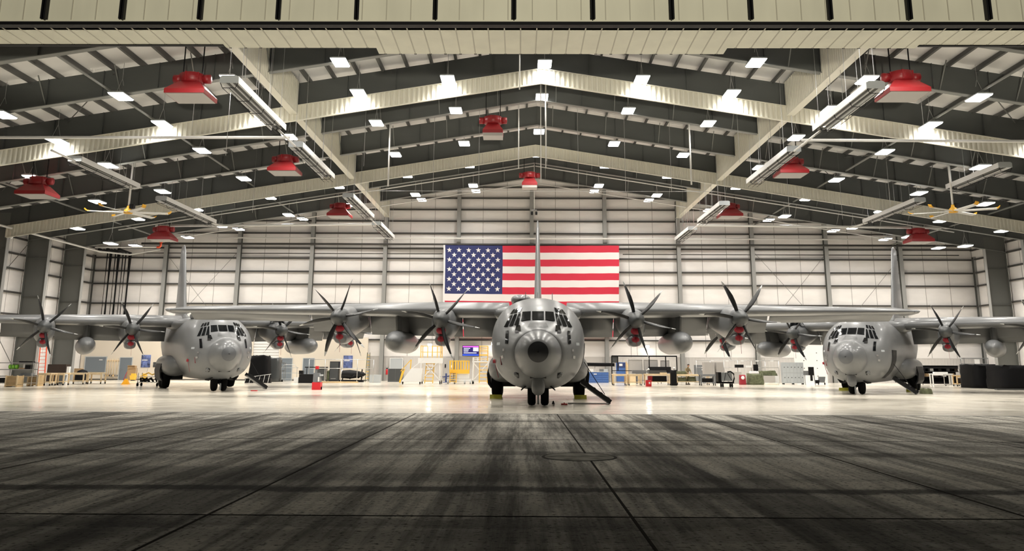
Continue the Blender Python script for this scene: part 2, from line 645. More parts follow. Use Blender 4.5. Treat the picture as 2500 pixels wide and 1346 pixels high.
# ------------------------------------------------------------------ red foam generators
def make_foam():
    t = thing('foam_generator', 'x', 'foam generator')
    b = MB('foam_red')
    a, c = 1.03, .98
    b.loft([[(sx * a, sy * c, 0) for sx, sy in ((-1, -1), (1, -1), (1, 1), (-1, 1))],
            [(sx * a, sy * c, .22) for sx, sy in ((-1, -1), (1, -1), (1, 1), (-1, 1))],
            [(sx * .55, sy * .5, .75) for sx, sy in ((-1, -1), (1, -1), (1, 1), (-1, 1))]])
    b.build('hood', None, t)
    b = MB('mesh_grey')
    b.box(-.97, .97, -.92, .92, -.03, .01)
    b.build('outlet_screen', None, t)
    b = MB('foam_red').use(0, True)
    b.lathe([(.50, .74), (.62, .80), (.62, 1.25), (.50, 1.3), (.1, 1.32)], k=20)
    b.build('drum', None, t)
    for s in (-1, 1):
        b = MB('foam_red').use(0, True)
        b.lathe([(.05, .55 * s), (.24, .56 * s), (.24, .95 * s), (.05, .97 * s)], (0, 0, 1.02), 'X', 12)
        b.build('motor', None, t)
        MB('black_steel').bar((s * .5, 0, 1.2), (s * .5, 0, 3.8), .05).build('hanger', None, t)
    for a in range(6):
        an = a * PI / 3 + .3
        MB('foam_red').bar((.6 * math.cos(an), .6 * math.sin(an), .78), (.6 * math.cos(an), .6 * math.sin(an), 1.28), .07).build('rib', None, t)
    return t
F0 = make_foam()
fg = [(-17.1, 43.4, 15.2, 'left of the ridge, nearest the door'),
      (-17.05, 61.8, 15.2, 'left of the ridge, second from the door'),
      (-17.0, 81.3, 15.2, 'left of the ridge, nearest the back wall'),
      (-1.9, 58.8, 17.3, 'under the ridge, above and in front of the flag'),
      (.85, 78.4, 17.6, 'under the ridge, small in the distance behind the rear curtain'),
      (-32.6, 57.8, 12.7, 'at the far left, in front of the rear curtain'),
      (-32.8, 79.6, 12.7, 'far left and dim, behind the rear curtain'),
      (19.5, 43.0, 15.2, 'right of the ridge, nearest the door'),
      (19.6, 62.2, 15.2, 'right of the ridge, second from the door'),
      (19.55, 80.9, 15.2, 'right of the ridge, nearest the back wall'),
      (36.3, 79.6, 12.7, 'far right and dim, behind the rear curtain')]
for i, (x, y, z, lab) in enumerate(fg):
    o = F0 if i == 0 else dup(F0)
    o.location = (x, y, z)
    o['label'] = 'red foam generator ' + lab
    o['group'] = 'red foam generators under the roof'
    if i in (3, 4):
        for ch in o.children:
            if ch.name.startswith('hood'):
                ch.scale = (.68, .68, 1)
            if ch.name.startswith('outlet_screen'):
                ch.scale = (.70, .70, 7)

# ------------------------------------------------------------------ long radiant heaters, parallel to the side walls
def heater(x, z, y0, y1, side, lab):
    t = thing('radiant_heater', lab, 'heater', (x, y0, z), 0, 'long radiant heaters hung from the roof')
    n = y1 - y0
    b = MB('white_paint')
    sec = [(-.42, -.02), (-.42, .30), (.42, .30), (.42, -.02), (.39, -.02), (.34, .26), (-.34, .26), (-.39, -.02)]
    b.prism(sec, 0, n)
    b.build('reflector', None, t)
    b = MB('light_grey')
    b.prism([(-.43, -.02), (-.43, .26), (-.33, .33), (.33, .33), (.43, .26), (.43, -.02)], -.04, .02)
    b.build('end_plate', None, t)
    b = MB('purlin').use(0, True)
    for s in (-.15, .15):
        b.tube([(s, .1, .06), (s, n - .1, .06)], .055, 8)
    b.build('burner_tube', None, t)
    b = MB('black_steel')
    k = int(n / 1.0)
    for i in range(k + 1):
        y = i * n / k
        if i % 2 == 0:
            b.tube([(-.40, y, -.03), (-.3, y, -.26), (.3, y, -.26), (.40, y, -.03)], .018, 5)
    for s in (-.3, 0, .3):
        b.tube([(s, 0, -.26), (s, n, -.26)], .014, 5)
    b.build('wire_guard', None, t)
    for i in range(4):
        y = (.1 + i * .8 / 3) * n
        for s in (-.3, .3):
            MB('metal').tube([(s, y, .25), (s, y, roofz(x) - z - .2)], .012, 5).build('hanger', None, t)
    return t
for a in ((-13.35, 14.35, 38.2, 46.6, 1, 'nearest the door left of the ridge, beside the red hood'),
          (-13.35, 14.35, 50.4, 59.6, 1, 'second from the door in the left-hand line'),
          (-13.35, 14.35, 66.6, 76.6, 1, 'third from the door in the left-hand line, under the curtain'),
          (-13.35, 14.35, 80.5, 89.6, 1, 'last before the back wall in the left-hand line'),
          (16.45, 14.35, 38.9, 46.6, -1, 'nearest the door right of the ridge, beside the red hood'),
          (16.45, 14.35, 51.3, 61.0, -1, 'second from the door in the right-hand line'),
          (16.45, 14.35, 69.6, 78.6, -1, 'third from the door in the right-hand line'),
          (16.45, 14.35, 83.0, 90.5, -1, 'last before the back wall in the right-hand line'),
          (-27.7, 14.0, 52.8, 61.4, 1, 'in the outer left roof bay, before the front curtain line'),
          (-27.7, 14.0, 66.2, 77.6, 1, 'in the outer left roof bay beside the fan'),
          (30.5, 14.0, 54.0, 61.0, -1, 'in the outer right roof bay, cut by the frame edge'),
          (30.5, 14.0, 66.0, 76.4, -1, 'in the outer right roof bay beside the fan')):
    heater(*a[:5], 'white radiant heater ' + a[5])

# ------------------------------------------------------------------ big ceiling fans
def fan(x, y, z, lab, ang):
    t = thing('ceiling_fan', lab, 'ceiling fan', (x, y, z), 0, 'large yellow-tipped ceiling fans')
    b = MB('pipe_white').use(0, True)
    b.tube([(0, 0, .3), (0, 0, roofz(x) - z - .1)], .07, 10)
    b.build('drop_rod', None, t)
    b = MB('amber').use(0, True)
    b.lathe([(.05, -.12), (.28, -.1), (.32, 0), (.26, .16), (.14, .28), (.1, .45)], k=16)
    b.build('hub', None, t)
    b = MB('black_plastic')
    b.box(.1, .4, -.15, .15, .25, .55)
    b.build('motor_box', None, t)
    for i in range(6):
        a = ang + i * PI / 3
        M = Matrix.Rotation(a, 4, 'Z')
        b = MB('pipe_white')
        b.loft([[M @ Vector(p) for p in ((r, -.14, .05), (r, .14, -.02), (r, .14, -.06), (r, -.14, 0))] for r in (.28, 2.65)])
        bl = b.build('blade', None, t)
        b = MB('amber')
        b.loft([[M @ Vector(p) for p in ((r, -.12, .05 + d), (r, .13, -.0 + d), (r, .13, -.06 + d), (r, -.12, -.01 + d))] for r, d in ((2.5, 0), (2.72, .04), (2.85, .16))])
        b.build('blade_tip', None, bl)
fan(-27.6, 60.6, 12.1, 'large ceiling fan with yellow hub on the left side of the hall', .25)
fan(29.9, 59.9, 12.2, 'large ceiling fan with yellow hub on the right side of the hall', .6)

# ------------------------------------------------------------------ pipes and rods
def pipe(name, pts, r, m, lab, group=None, k=8, cat='pipe'):
    o = MB(m).use(0, True).tube(pts, r, k).build(name)
    return tag(o, lab, cat, group)
G = 'overhead pipes'
pipe('gas_pipe', [(-13.4, 49.2, 14.6), (-40, 49.2, 14.55)], .085, 'pipe_white', 'white pipe crossing the roof level on the left, in front of the front curtain', G)
pipe('gas_pipe', [(16.4, 49.6, 14.6), (43, 49.6, 14.5)], .085, 'pipe_white', 'white pipe crossing the roof level on the right, in front of the front curtain', G)
pipe('gas_pipe', [(-13.4, 80.6, 14.4), (-34, 80.6, 14.2)], .11, 'pipe_white', 'white pipe crossing level on the left, near the back wall', G)
pipe('gas_pipe', [(16.4, 80.6, 14.4), (40, 80.6, 14.2)], .11, 'pipe_white', 'white pipe crossing level on the right, near the back wall', G)
pipe('gas_pipe', [(-13.35, 46.6, 14.35), (-13.35, 50.4, 14.35)], .06, 'pipe_white', 'short white pipe joining the first two heaters left of the ridge', G)
pipe('gas_pipe', [(-13.35, 76.6, 14.35), (-13.35, 80.5, 14.35)], .06, 'pipe_white', 'short white pipe joining the last two heaters left of the ridge', G)
pipe('gas_pipe', [(16.45, 46.6, 14.35), (16.45, 51.3, 14.35)], .06, 'pipe_white', 'short white pipe joining the first two heaters right of the ridge', G)
pipe('gas_pipe', [(16.45, 78.6, 14.35), (16.45, 83, 14.35)], .06, 'pipe_white', 'short white pipe joining the last two heaters right of the ridge', G)
pipe('gas_pipe', [(-27.7, 50, 14), (-27.7, 52.8, 14)], .07, 'pipe_white', 'short white pipe ahead of the outer left heater', G)
pipe('gas_pipe', [(-27.7, 77.6, 14), (-27.7, 80.6, 14.2)], .08, 'pipe_white', 'short white pipe behind the heater by the left fan', G)
pipe('gas_pipe', [(30.5, 76.4, 14), (30.5, 80.6, 14.2)], .08, 'pipe_white', 'short white pipe behind the heater by the right fan', G)
pipe('sprinkler_main', [(-32, YB - 1.1, 14.62), (36, YB - 1.1, 14.62)], .085, 'pipe_white', 'long white pipe across the back wall above the flag', G)
pipe('sprinkler_main', [(-40, YB - .8, 14.02), (46, YB - .8, 14.02)], .11, 'girt', 'long dark pipe across the back wall just above the flag', G)
pipe('sprinkler_main', [(-40, YB - .5, 13.05), (-8.2, YB - .5, 13.05)], .05, 'girt', 'thin dark pipe across the back wall left of the flag', G)
pipe('sprinkler_main', [(10.8, YB - .5, 13.05), (46, YB - .5, 13.05)], .05, 'girt', 'thin dark pipe across the back wall right of the flag', G)
# sprinkler branch pipes that follow the roof slope between the rafters
for y, dz, lab in ((60.4, .25, 'in front of the rear curtain'), (66.6, .2, 'just before the rear curtain'), (79.0, -.35, 'behind the rear curtain'), (86.3, -.45, 'nearest the back wall')):
    for s, side in ((-1, 'left'), (1, 'right')):
        e = XC + s * (38 if y > 65 else 36)
        pipe('sprinkler_pipe', [(XC, y, flange(XC) + dz), (e, y, flange(e) + dz)], .05, 'pipe_white',
             'thin pale pipe following the roof slope on the %s, %s' % (side, lab), 'sloping sprinkler pipes')
# wires along the curtains and drop poles
for x, y, z0, r, lab in ((-9.3, 60.3, 13.95, .06, 'white vertical pole left of the ridge, ending at a small bracket'),
                         (11.85, 59.5, 13.95, .06, 'white vertical pole right of the ridge, ending at a small bracket'),
                         (-.05, 47.5, 17.0, .035, 'grey vertical conduit just left of the ridge, nearest the door'),
                         (-.12, 60.5, 15.3, .04, 'grey vertical conduit left of the ridge, in front of the rear curtain'),
                         (1.35, 56.0, 13.4, .035, 'thin bright vertical pole on the ridge behind the front curtain'),
                         (1.62, 53.4, 14.2, .03, 'thin bright vertical pole beside the ridge lights'),
                         (1.3, 79.5, 15.6, .035, 'thin vertical pole on the ridge above the tail fin'),
                         (1.75, 58.5, 14.9, .035, 'thin vertical pole right of the ridge lights')):
    pipe('drop_pole', [(x, y, z0), (x, y, roofz(x))], r, 'pipe_white', lab, 'vertical poles hung from the roof')
for i, (x, y, z0) in enumerate(((-16.3, 47, 13), (-18.5, 47.5, 14.8), (-10.1, 55, 14.2), (-6.3, 62, 13.9), (-3.0, 62, 13.9), (4.2, 62, 13.9), (7.6, 62, 13.9), (10.9, 62, 13.9),
                               (-20.5, 66, 13), (-24.5, 66, 12.6), (20.5, 66, 12.8), (24.5, 66, 12.6), (-33, 70, 12), (14.1, 55, 14.5), (22.8, 48, 14.8), (26.5, 62, 13))):
    pipe('hanger_rod', [(x, y, z0), (x, y, roofz(x))], .014, 'metal', 'thin grey rod hanging straight down from the hangar roof', 'thin rods hanging from the roof', 5, 'rod')
o = MB('metal').tube([(-11.5, 62, 13.95), (14, 62, 13.95)], .016, 5).build('cable')
tag(o, 'thin cable stretched level across the hall between the two white poles', 'cable')
# flange braces: short struts seen against the dark rafter webs
bm_ = MB('rafter_flange').bar((0, 0, 0), (.0, -1.05, 1.35), .05)
B0 = None
for y in (59.4, 66.0, 79.2, 85.8, 46.2):
    for i in range(-9, 10):
        x = XC + i * 4.1 + 1.2
        if XL + 3 < x < XR - 3:
            if B0 is None:
                B0 = o = bm_.build('rafter_brace')
            else:
                o = B0.copy()
                COL.objects.link(o)
            o.location = (x, y - .05, flange(x) + .05)
            o.rotation_euler = (0, 0, 0)
            struct(o)
# longitudinal strut lines and roof bracing rods
for x in (-22.5, -36.5, 25, 39):
    struct(MB('rafter_flange').tube([(x, 40, flange(x) + .15), (x, YB, flange(x) + .15)], .07, 6).build('roof_strut'))
for x0, y0, x1, y1 in ((-40, 46, -22.5, 66), (-22.5, 46, -40, 66), (-36.5, 66, -20, 92), (-20, 66, -36.5, 92), (42, 46, 25, 66), (25, 46, 42, 66), (39, 66, 22, 92), (22, 66, 39, 92)):
    struct(MB('purlin').tube([(x0, y0, roofz(x0) - .5), (x1, y1, roofz(x1) - .5)], .035, 5).build('roof_brace'))
# wall bracing rods
for x0, z0, x1, z1 in ((-37.4, 13, -30, 4.3), (-30, 13, -37.4, 4.3), (24.5, 4.3, 32.3, 13.4), (32.3, 4.3, 24.5, 13.4), (40, 13, 32.3, 4.3)):
    struct(MB('column').tube([(x0, YB - .5, z0), (x1, YB - .5, z1)], .02, 5).build('wall_brace'))
for x, s in ((XL + .5, 1), (XR - .5, -1)):
    struct(MB('column').tube([(x, 66.2, 12.5), (x, 79, 1.0)], .03, 5).build('wall_brace'))
    struct(MB('column').tube([(x, 79, 12.5), (x, 66.2, 1.0)], .03, 5).build('wall_brace'))
# black riser pipes in the left corner
for i, (x, r) in enumerate(((-43.45, .06), (-43.1, .15), (-42.6, .06), (-42.25, .16), (-41.8, .07), (-41.5, .07), (-41.05, .17))):
    pipe('riser_pipe', [(x, YB - .9, 4.4), (x, YB - .9, 13.0), (x - .3, YB - 3, 13.1)], r, 'black_steel', 'black vertical pipe in the bundle on the back wall by the left corner', 'black riser pipes in the left corner')
pipe('riser_pipe', [(-42.6, 60, 12.7), (-42.6, 88, 12.7), (-41, YB - 1.1, 12.8), (-38, YB - .7, 13.4)], .09, 'pipe_white', 'pale pipe running under the left eave into the corner', G)
t = thing('red_valve', 'red pipe elbow with valve hanging near the back wall on the left', 'valve', (-35.6, 86.0, 12.9))
b = MB('orange').use(0, True)
b.tube([(-.35, 0, 0), (-.1, 0, 0), (0, 0, .15), (0, 0, .45)], .11, 10)
b.build('elbow', None, t)
MB('orange').use(0, True).lathe([(.02, .45), (.17, .46), (.17, .6), (.02, .61)]).build('coupling', None, t)
MB('pipe_white').use(0, True).tube([(-.35, 0, 0), (-6.5, 0, -.05)], .07).build('supply_pipe', None, t)
MB('pipe_white').use(0, True).tube([(0, 0, .6), (0, 0, 1.6)], .05).build('drop_pipe', None, t)
t = thing('cable_reel', 'pair of black cable reels hanging below the ridge above the tail fin', 'cable reel', (1.28, 79.5, 15.3))
for s in (-.2, .2):
    MB('black_plastic').use(0, True).lathe([(.03, -.1), (.17, -.09), (.17, .09), (.03, .1)], (s, 0, 0), 'X', 14).build('reel', None, t)
MB('metal').bar((-.25, 0, .3), (.25, 0, .3), .05).bar((-.2, 0, 0), (-.2, 0, .3), .03).bar((.2, 0, 0), (.2, 0, .3), .03).build('bracket', None, t)
for x, y, lab in ((XL + 1.0, 75.0, 'small white dome camera high on the left wall'), (XR - 1.0, 79.5, 'small white dome camera high on the right wall')):
    t = thing('security_camera', lab, 'camera', (x, y, 12.3))
    MB('white_paint').use(0, True).lathe([(.02, .12), (.16, .1), (.18, 0), (.14, -.1), (.02, -.16)]).build('dome', None, t)
    MB('white_paint').bar((0, 0, .05), (-1.0 if x < 0 else 1.0, 0, .12), .06).build('bracket', None, t)
# ------------------------------------------------------------------ the flag
def make_flag():
    b = MB('flag_red', 'flag_white', 'flag_blue')
    W, Hh = 18.3, 9.42
    nx, nz = 96, 52
    def wave(u, v):
        return .05 * math.sin(u * 17 + v * 2.5) * (.25 + v) + .025 * math.sin(u * 61 + v * 7) + .02 * math.sin(v * 20 + u * 4)
    def P(u, v, off=0):
        x = u * W + (.16 * v * (1 - 2 * u)) * .9 + .02 * math.sin(v * 9)
        z = -v * Hh - .05 * math.sin(u * PI) - .02 * abs(math.sin(u * 30)) * (1 - v)
        return (x, wave(u, v) - off, z)
    vs = [P(i / nx, j / nz) for j in range(nz + 1) for i in range(nx + 1)]
    o = len(b.v)
    b.v += vs
    for j in range(nz):
        for i in range(nx):
            a = j * (nx + 1) + i
            b.f.append((a, a + 1, a + nx + 2, a + nx + 1))
            st = j * 13 // nz
            can = i < 32 and st < 7
            b.m.append(2 if can else (st % 2))
            b.sm.append(True)
    fl = b.build('flag')
    tag(fl, 'large striped flag with white stars on blue, hung on the back wall', 'flag')
    fl.location = (-7.95, YB - 1.0, 13.93)
    b = MB('flag_white')
    cw, ch = 32 / nx, 7 / 13
    for r in range(9):
        n = 6 if r % 2 == 0 else 5
        for c in range(n):
            u = cw * ((2 * c + (1 if r % 2 == 0 else 2)) / 12)
            v = ch * (r + 1) / 10
            pts = []
            for k in range(10):
                a = PI / 2 + k * PI / 5
                rr = .29 if k % 2 == 0 else .115
                uu, vv = u + rr * math.cos(a) / W, v - rr * math.sin(a) / Hh
                pts.append(P(uu, vv, .03))
            b.add(pts + [P(u, v, .03)], [(10, k, (k + 1) % 10) for k in range(10)])
    b.build('stars', None, fl)
    b = MB('flag_white')
    b.loft([[P(-.006, v, .01), P(.004, v, .012)] for v in [i / 30 for i in range(31)]], cap=False, closed=False)
    b.build('hem', None, fl)
    MB('girt').box(-.1, W + .1, .05, 1.0, .02, .06).build('hanging_rail', None, fl)
make_flag()
# ------------------------------------------------------------------ the aircraft (local axes: x across, y aft from the nose tip, z up)
FST = [  # y, half width, top, bottom, exponent
    (1.38, 1.02, 3.24, 1.20, 2.0), (1.6, 1.20, 3.33, 1.04, 2.05), (1.95, 1.44, 3.45, .90, 2.1), (2.3, 1.63, 3.58, .80, 2.15), (2.6, 1.77, 3.73, .75, 2.2),
    (2.85, 1.87, 3.89, .72, 2.25), (3.1, 1.95, 4.06, .70, 2.3), (3.35, 2.01, 4.22, .68, 2.3), (3.7, 2.08, 4.42, .66, 2.3), (4.2, 2.14, 4.65, .65, 2.3),
    (5.0, 2.19, 4.86, .64, 2.25), (6.5, 2.20, 4.98, .63, 2.2), (9, 2.20, 5.06, .63, 2.2), (13, 2.20, 5.06, .63, 2.2), (15.5, 2.20, 5.04, .66, 2.2),
    (17, 2.14, 5.0, 1.0, 2.2), (19, 2.0, 5.0, 1.6, 2.2), (21.5, 1.7, 4.95, 2.5, 2.2), (24, 1.2, 4.85, 3.3, 2.1), (26.5, .7, 4.75, 3.9, 2), (28.6, .3, 4.65, 4.25, 2), (29.3, .05, 4.5, 4.4, 2)]
RST = [(0, .03, 2.33, 2.27), (.04, .24, 2.54, 2.06), (.13, .43, 2.73, 1.87), (.3, .61, 2.91, 1.69), (.55, .77, 3.05, 1.52), (.85, .89, 3.13, 1.38), (1.15, .975, 3.20, 1.27), (1.4, 1.02, 3.24, 1.20)]
def section(y, hw, zt, zb, n=2.0, k=44):
    zc, hh = (zt + zb) / 2, (zt - zb) / 2
    return [(a, y, zc + c) for a, c in superellipse(hw, hh, n, k)]

def aerofoil(chord, th, cut=.78, k=9):
    """outline (y from the leading edge, z), cut short at the flap hinge"""
    def t(c):
        return 5 * th * (.2969 * math.sqrt(c) - .126 * c - .3516 * c * c + .2843 * c ** 3 - .1015 * c ** 4)
    cs = [cut * (1 - math.cos(PI * i / (2 * (k - 1)))) for i in range(k)]
    up = [(c * chord, (t(c) * 1.15 + .02 * math.sin(PI * c)) * chord) for c in cs]
    lo = [(c * chord, (-t(c) * .85 + .02 * math.sin(PI * c)) * chord) for c in cs]
    return up[::-1] + lo[1:]

def wing_geo(x):
    ax = abs(x)
    ch = 4.9 if ax < 5.3 else 4.9 - (ax - 5.3) / (20.2 - 5.3) * 2.3
    return 11.2 - .25 * ch, ch, 4.52 + .004 * ax, (.175 if ax < 5.3 else .175 - (ax - 5.3) / 14.9 * .045)

def make_blade(parent):
    secs = []
    rs = [.30, .45, .65, .9, 1.2, 1.5, 1.7, 1.82]
    def sec(r):
        q = (r - .3) / 1.75
        ch = (.17 + .33 * math.sin(min(1, q * 1.35) * PI / 2)) if q < .6 else .49 - (q - .6) * .62
        if r > 1.99:
            ch *= .55
        th = .10 * (1 - q) + .016
        be = math.radians(56 + 26 * min(1, q * 1.1))
        sw = .10 * math.sin(q * PI) - .22 * max(0, q - .55) ** 1.5
        cy, cx = math.sin(be), math.cos(be)
        out = []
        for a in range(10):
            an = 2 * PI * a / 10
            u, v_ = math.cos(an) * ch / 2 + sw, math.sin(an) * th / 2
            out.append((u * cx - v_ * cy, -u * cy - v_ * cx, r))
        return out
    b = MB('prop_black', 'prop_tip').use(0, True)
    b.loft([sec(r) for r in rs])
    b.use(1, True)
    b.loft([sec(r) for r in (1.815, 1.92, 2.01, 2.05)])
    return b.build('blade', None, parent)

def make_aircraft():
    t = thing('transport_aircraft', 'x', 'aircraft')
    # fuselage
    fb = MB('skin_grey').use(0, True)
    fb.loft([section(*q) for q in FST])
    fus = fb.build('fuselage', None, t)
    bvh = BVHTree.FromPolygons([Vector(p) for p in fb.v], fb.f)
    b = MB('radome_grey').use(0, True)
    b.loft([section(y, hw, a, c) for y, hw, a, c in RST], cap=False)
    b.build('radome', None, t)
    b = MB('nose_cap').use(0, True)
    b.loft([section(y - .006, hw + .004, a + .004, c - .004) for y, hw, a, c in RST[:3]], cap=False)
    b.build('nose_cap', None, t)
    def patch(name, m, quad, parent=t, mode='front', off=.028, n=6, thick=True):
        """a panel shaped to the skin: corners given in the front view (x, z) or the side view (y, z, side)"""
        q = [Vector((p[0], 0, p[1])) for p in quad]
        g = []
        side = mode if mode in (1, -1) else 0
        for j in range(n + 1):
            for i in range(n + 1):
                u, v_ = i / n, j / n
                p = (q[0] * (1 - u) + q[1] * u) * (1 - v_) + (q[3] * (1 - u) + q[2] * u) * v_
                if side:
                    h = bvh.ray_cast(Vector((6 * side, p.x, p.z)), Vector((-side, 0, 0)))
                else:
                    h = bvh.ray_cast(Vector((p.x, -4, p.z)), Vector((0, 1, 0)))
                if h[0] is None:
                    return None
                nn = h[1]
                if (side and nn.x * side < 0) or (not side and nn.y > 0):
                    nn = -nn
                g.append(h[0] + nn * off)
        b = MB(m).use(0, True)
        b.add(g, [(j * (n + 1) + i, j * (n + 1) + i + 1, (j + 1) * (n + 1) + i + 1, (j + 1) * (n + 1) + i) for j in range(n) for i in range(n)])
        return b.build(name, None, parent)
    # flight deck glazing
    patch('anti_glare_panel', 'deep_grey', [(-.46, 3.37), (.46, 3.37), (.36, 3.61), (-.36, 3.61)], off=.008)
    wins = [[(-.265, 3.73), (.265, 3.73), (.265, 4.13), (-.265, 4.13)]]
    for s in (-1, 1):
        wins += [[(s * .33, 3.73), (s * .76, 3.67), (s * .70, 4.11), (s * .33, 4.13)],
                 [(s * .86, 3.49), (s * 1.06, 3.47), (s * .88, 4.03), (s * .78, 4.05)],
                 [(s * 1.12, 3.46), (s * 1.30, 3.44), (s * 1.08, 3.99), (s * .94, 4.02)],
                 [(s * 1.36, 3.43), (s * 1.53, 3.41), (s * 1.27, 3.95), (s * 1.14, 3.98)],
                 [(s * .80, 4.12), (s * .93, 4.09), (s * .84, 4.31), (s * .73, 4.33)],
                 [(s * .98, 4.08), (s * 1.12, 4.05), (s * .98, 4.28), (s * .88, 4.30)],
                 [(s * 1.17, 4.04), (s * 1.28, 4.01), (s * 1.13, 4.24), (s * 1.03, 4.26)],
                 [(s * .75, 3.21), (s * 1.0, 3.23), (s * .96, 3.47), (s * .78, 3.47)]]
    for q in wins:
        patch('window', 'glass_dark', q, fus)
    for s in (-1, 1):
        patch('antenna_slot', 'glass_dark', [(s * 1.30, 2.66), (s * 1.43, 2.66), (s * 1.43, 3.24), (s * 1.30, 3.24)], fus)
        patch('nose_sensor', 'black_plastic', [(s * .83, 3.13), (s * 1.02, 3.13), (s * 1.0, 3.25), (s * .86, 3.25)], fus, n=3)
        patch('skin_marking', 'light_grey', [(s * 1.70, 2.62), (s * 1.85, 2.62), (s * 1.84, 2.74), (s * 1.69, 2.74)], fus, n=3, off=.006)
        patch('static_port', 'metal', [(s * 1.5, 2.05), (s * 1.6, 2.03), (s * 1.62, 2.15), (s * 1.52, 2.17)], fus, n=3)
        patch('static_port', 'metal', [(s * 1.46, 2.35), (s * 1.55, 2.35), (s * 1.55, 2.45), (s * 1.46, 2.45)], fus, n=3)
        patch('taxi_light', 'glass_dark', [(s * .82, 1.22), (s * 1.02, 1.26), (s * 1.03, 1.46), (s * .83, 1.42)], fus, n=3)
        b = MB('radome_grey').use(0, True)
        b.lathe([(.02, -.16), (.1, -.14), (.14, 0), (.14, .3)], (s * .93, 1.75, 1.36), 'Y', 12)
        b.build('lamp_housing', None, t)
    patch('chin_intake', 'black_plastic', [(-.34, 1.22), (.34, 1.22), (.36, 1.42), (-.36, 1.42)], fus, n=4)
    # roof fairings and aerials
    b = MB('skin_grey').use(0, True)
    b.loft([[(-.85 + a, y, 4.93 + c) for a, c in superellipse(hw, hh, 2.2, 20)] for y, hw, hh in ((6.3, .05, .02), (6.6, .38, .2), (7.1, .5, .27), (8.6, .5, .27), (9.3, .3, .1))])
    b.build('dorsal_fairing', None, t)
    b = MB('skin_grey')
    for x, y, z in ((-.6, 5.4, 4.85), (.7, 5.8, 4.85), (0, 6.8, 4.95)):
        b.bar((x, y, z - .1), (x, y + .1, z + .32), .03, .12)
    b.build('blade_aerial', None, t)
    b = MB('white_paint')
    b.box(-.5, .5, 5.3, 5.34, 4.895, 4.905).box(-.02, .02, 4.9, 6.4, 4.87, 4.96)
    # fin and tailplane
    b = MB('skin_grey').use(0, True)
    def fsec(y0, ch, z, th):
        pr = [(0, 0), (.04, .55), (.15, .9), (.35, 1), (.65, .72), (1, .06)]
        return [(th / 2 * w_, y0 + c * ch, z) for c, w_ in pr] + [(-th / 2 * w_, y0 + c * ch, z) for c, w_ in pr[::-1]]
    b.loft([fsec(20.2, 8.6, 4.85, .56), fsec(21.3, 7.2, 5.6, .54), fsec(21.9, 6.5, 6.2, .5), fsec(24.6, 3.2, 11.3, .24), fsec(25.0, 2.6, 11.75, .16), fsec(25.5, 1.9, 11.95, .05)])
    b.build('tail_fin', None, t)
    b = MB('deep_grey').use(0, True)
    b.loft([[(a, y, 5.05 + c) for a, c in superellipse(hw, hh, 2, 16)] for y, hw, hh in ((18.9, .03, .02), (19.4, .26, .30), (20.3, .34, .42), (21.5, .34, .62))])
    b.build('dorsal_fillet', None, t)
    for s in (-1, 1):
        b = MB('skin_grey').use(0, True)
        b.loft([[(s * x, y0 + c * ch, 5.05 + th * w_) for c, w_ in ((0, 0), (.1, .5), (.35, .6), (1, .03), (1, -.03), (.35, -.6), (.1, -.5))]
                for x, y0, ch, th in ((.3, 24.2, 4.0, .5), (7.6, 25.2, 2.2, .24), (8.0, 25.8, 1.3, .08))])
        b.build('tailplane', None, t)
    # wings, flaps, ailerons
    for s in (-1, 1):
        b = MB('skin_grey').use(0, True)
        rings = []
        for x in (1.6, 3.4, 5.3, 8, 11, 14, 17, 19.2, 19.9, 20.2):
            le, ch, z, th = wing_geo(x)
            k = 1 if x < 19.5 else (.75 if x < 20 else .35)
            rings.append([(s * x, le + py + (1 - k) * .2, z + pz * k) for py, pz in aerofoil(ch, th)])
        b.loft(rings)
        wg = b.build('wing', None, t)
        for x0, x1, nm, hc, ang, ln in ((2.25, 4.3, 'flap', .76, 56, 1.5), (4.35, 9.6, 'flap', .76, 56, 1.5), (9.65, 12.9, 'flap', .76, 54, 1.4), (13.1, 19.7, 'aileron', .77, 34, .95)):
            b = MB('skin_grey').use(0, True)
            rr = []
            for x in (x0, x1):
                le, ch, z, th = wing_geo(x)
                k = ch / 4.9
                y0, z0 = le + hc * ch, z + .02
                a = math.radians(ang)
                L_ = ln * (.55 + .45 * k)
                d, nn = (math.cos(a), -math.sin(a)), (math.sin(a), math.cos(a))
                rr.append([(s * x, y0 + d[0] * u * L_ + nn[0] * v_ * k, z0 + d[1] * u * L_ + nn[1] * v_ * k) for u, v_ in ((-.08, 0), (0, .15), (.2, .17), (.6, .09), (1, .01), (.6, -.05), (.2, -.12), (0, -.12))])
            b.loft(rr)
            b.build(nm, None, wg)
        b = MB('deep_grey').use(0, True)
        b.loft([[(s * x, 10.58 + y, 4.6 + z) for y, z in ((-.03, 0), (.05, .09), (.4, .16), (.4, -.1), (.05, -.08))] for x in (18.0, 19.2)])
        b.build('tip_light_cover', None, wg)
        b = MB('skin_grey').use(0, True)
        b.lathe([(.02, 10.3), (.1, 10.6), (.15, 11.4), (.12, 12.8), (.02, 13.6)], (s * 20.2, 0, 4.6), 'Y', 12)
        b.build('tip_fairing', None, wg)
        # wing root fillet
        b = MB('skin_grey').use(0, True)
        b.loft([[(s * a, y, 4.45 + c) for a, c in superellipse(hw, hh, 2.4, 24)] for y, hw, hh in ((9.3, .5, .1), (10.0, 2.35, .42), (11.5, 2.45, .52), (14.3, 2.35, .4), (15.4, 1.2, .1))])
        b.build('wing_fillet', None, t)
        # fuel tank between the engines
        b = MB('skin_grey').use(0, True)
        x = s * 7.6
        prof = [(.02, 9.0), (.22, 9.12), (.42, 9.5), (.53, 10.0), (.585, 10.8), (.6, 12), (.6, 14.6), (.5, 16), (.28, 17.2), (.03, 18)]
        b.lathe(prof, (x, 0, 2.95), 'Y', 28)
        tk = b.build('fuel_tank', None, t)
        b = MB('deep_grey')
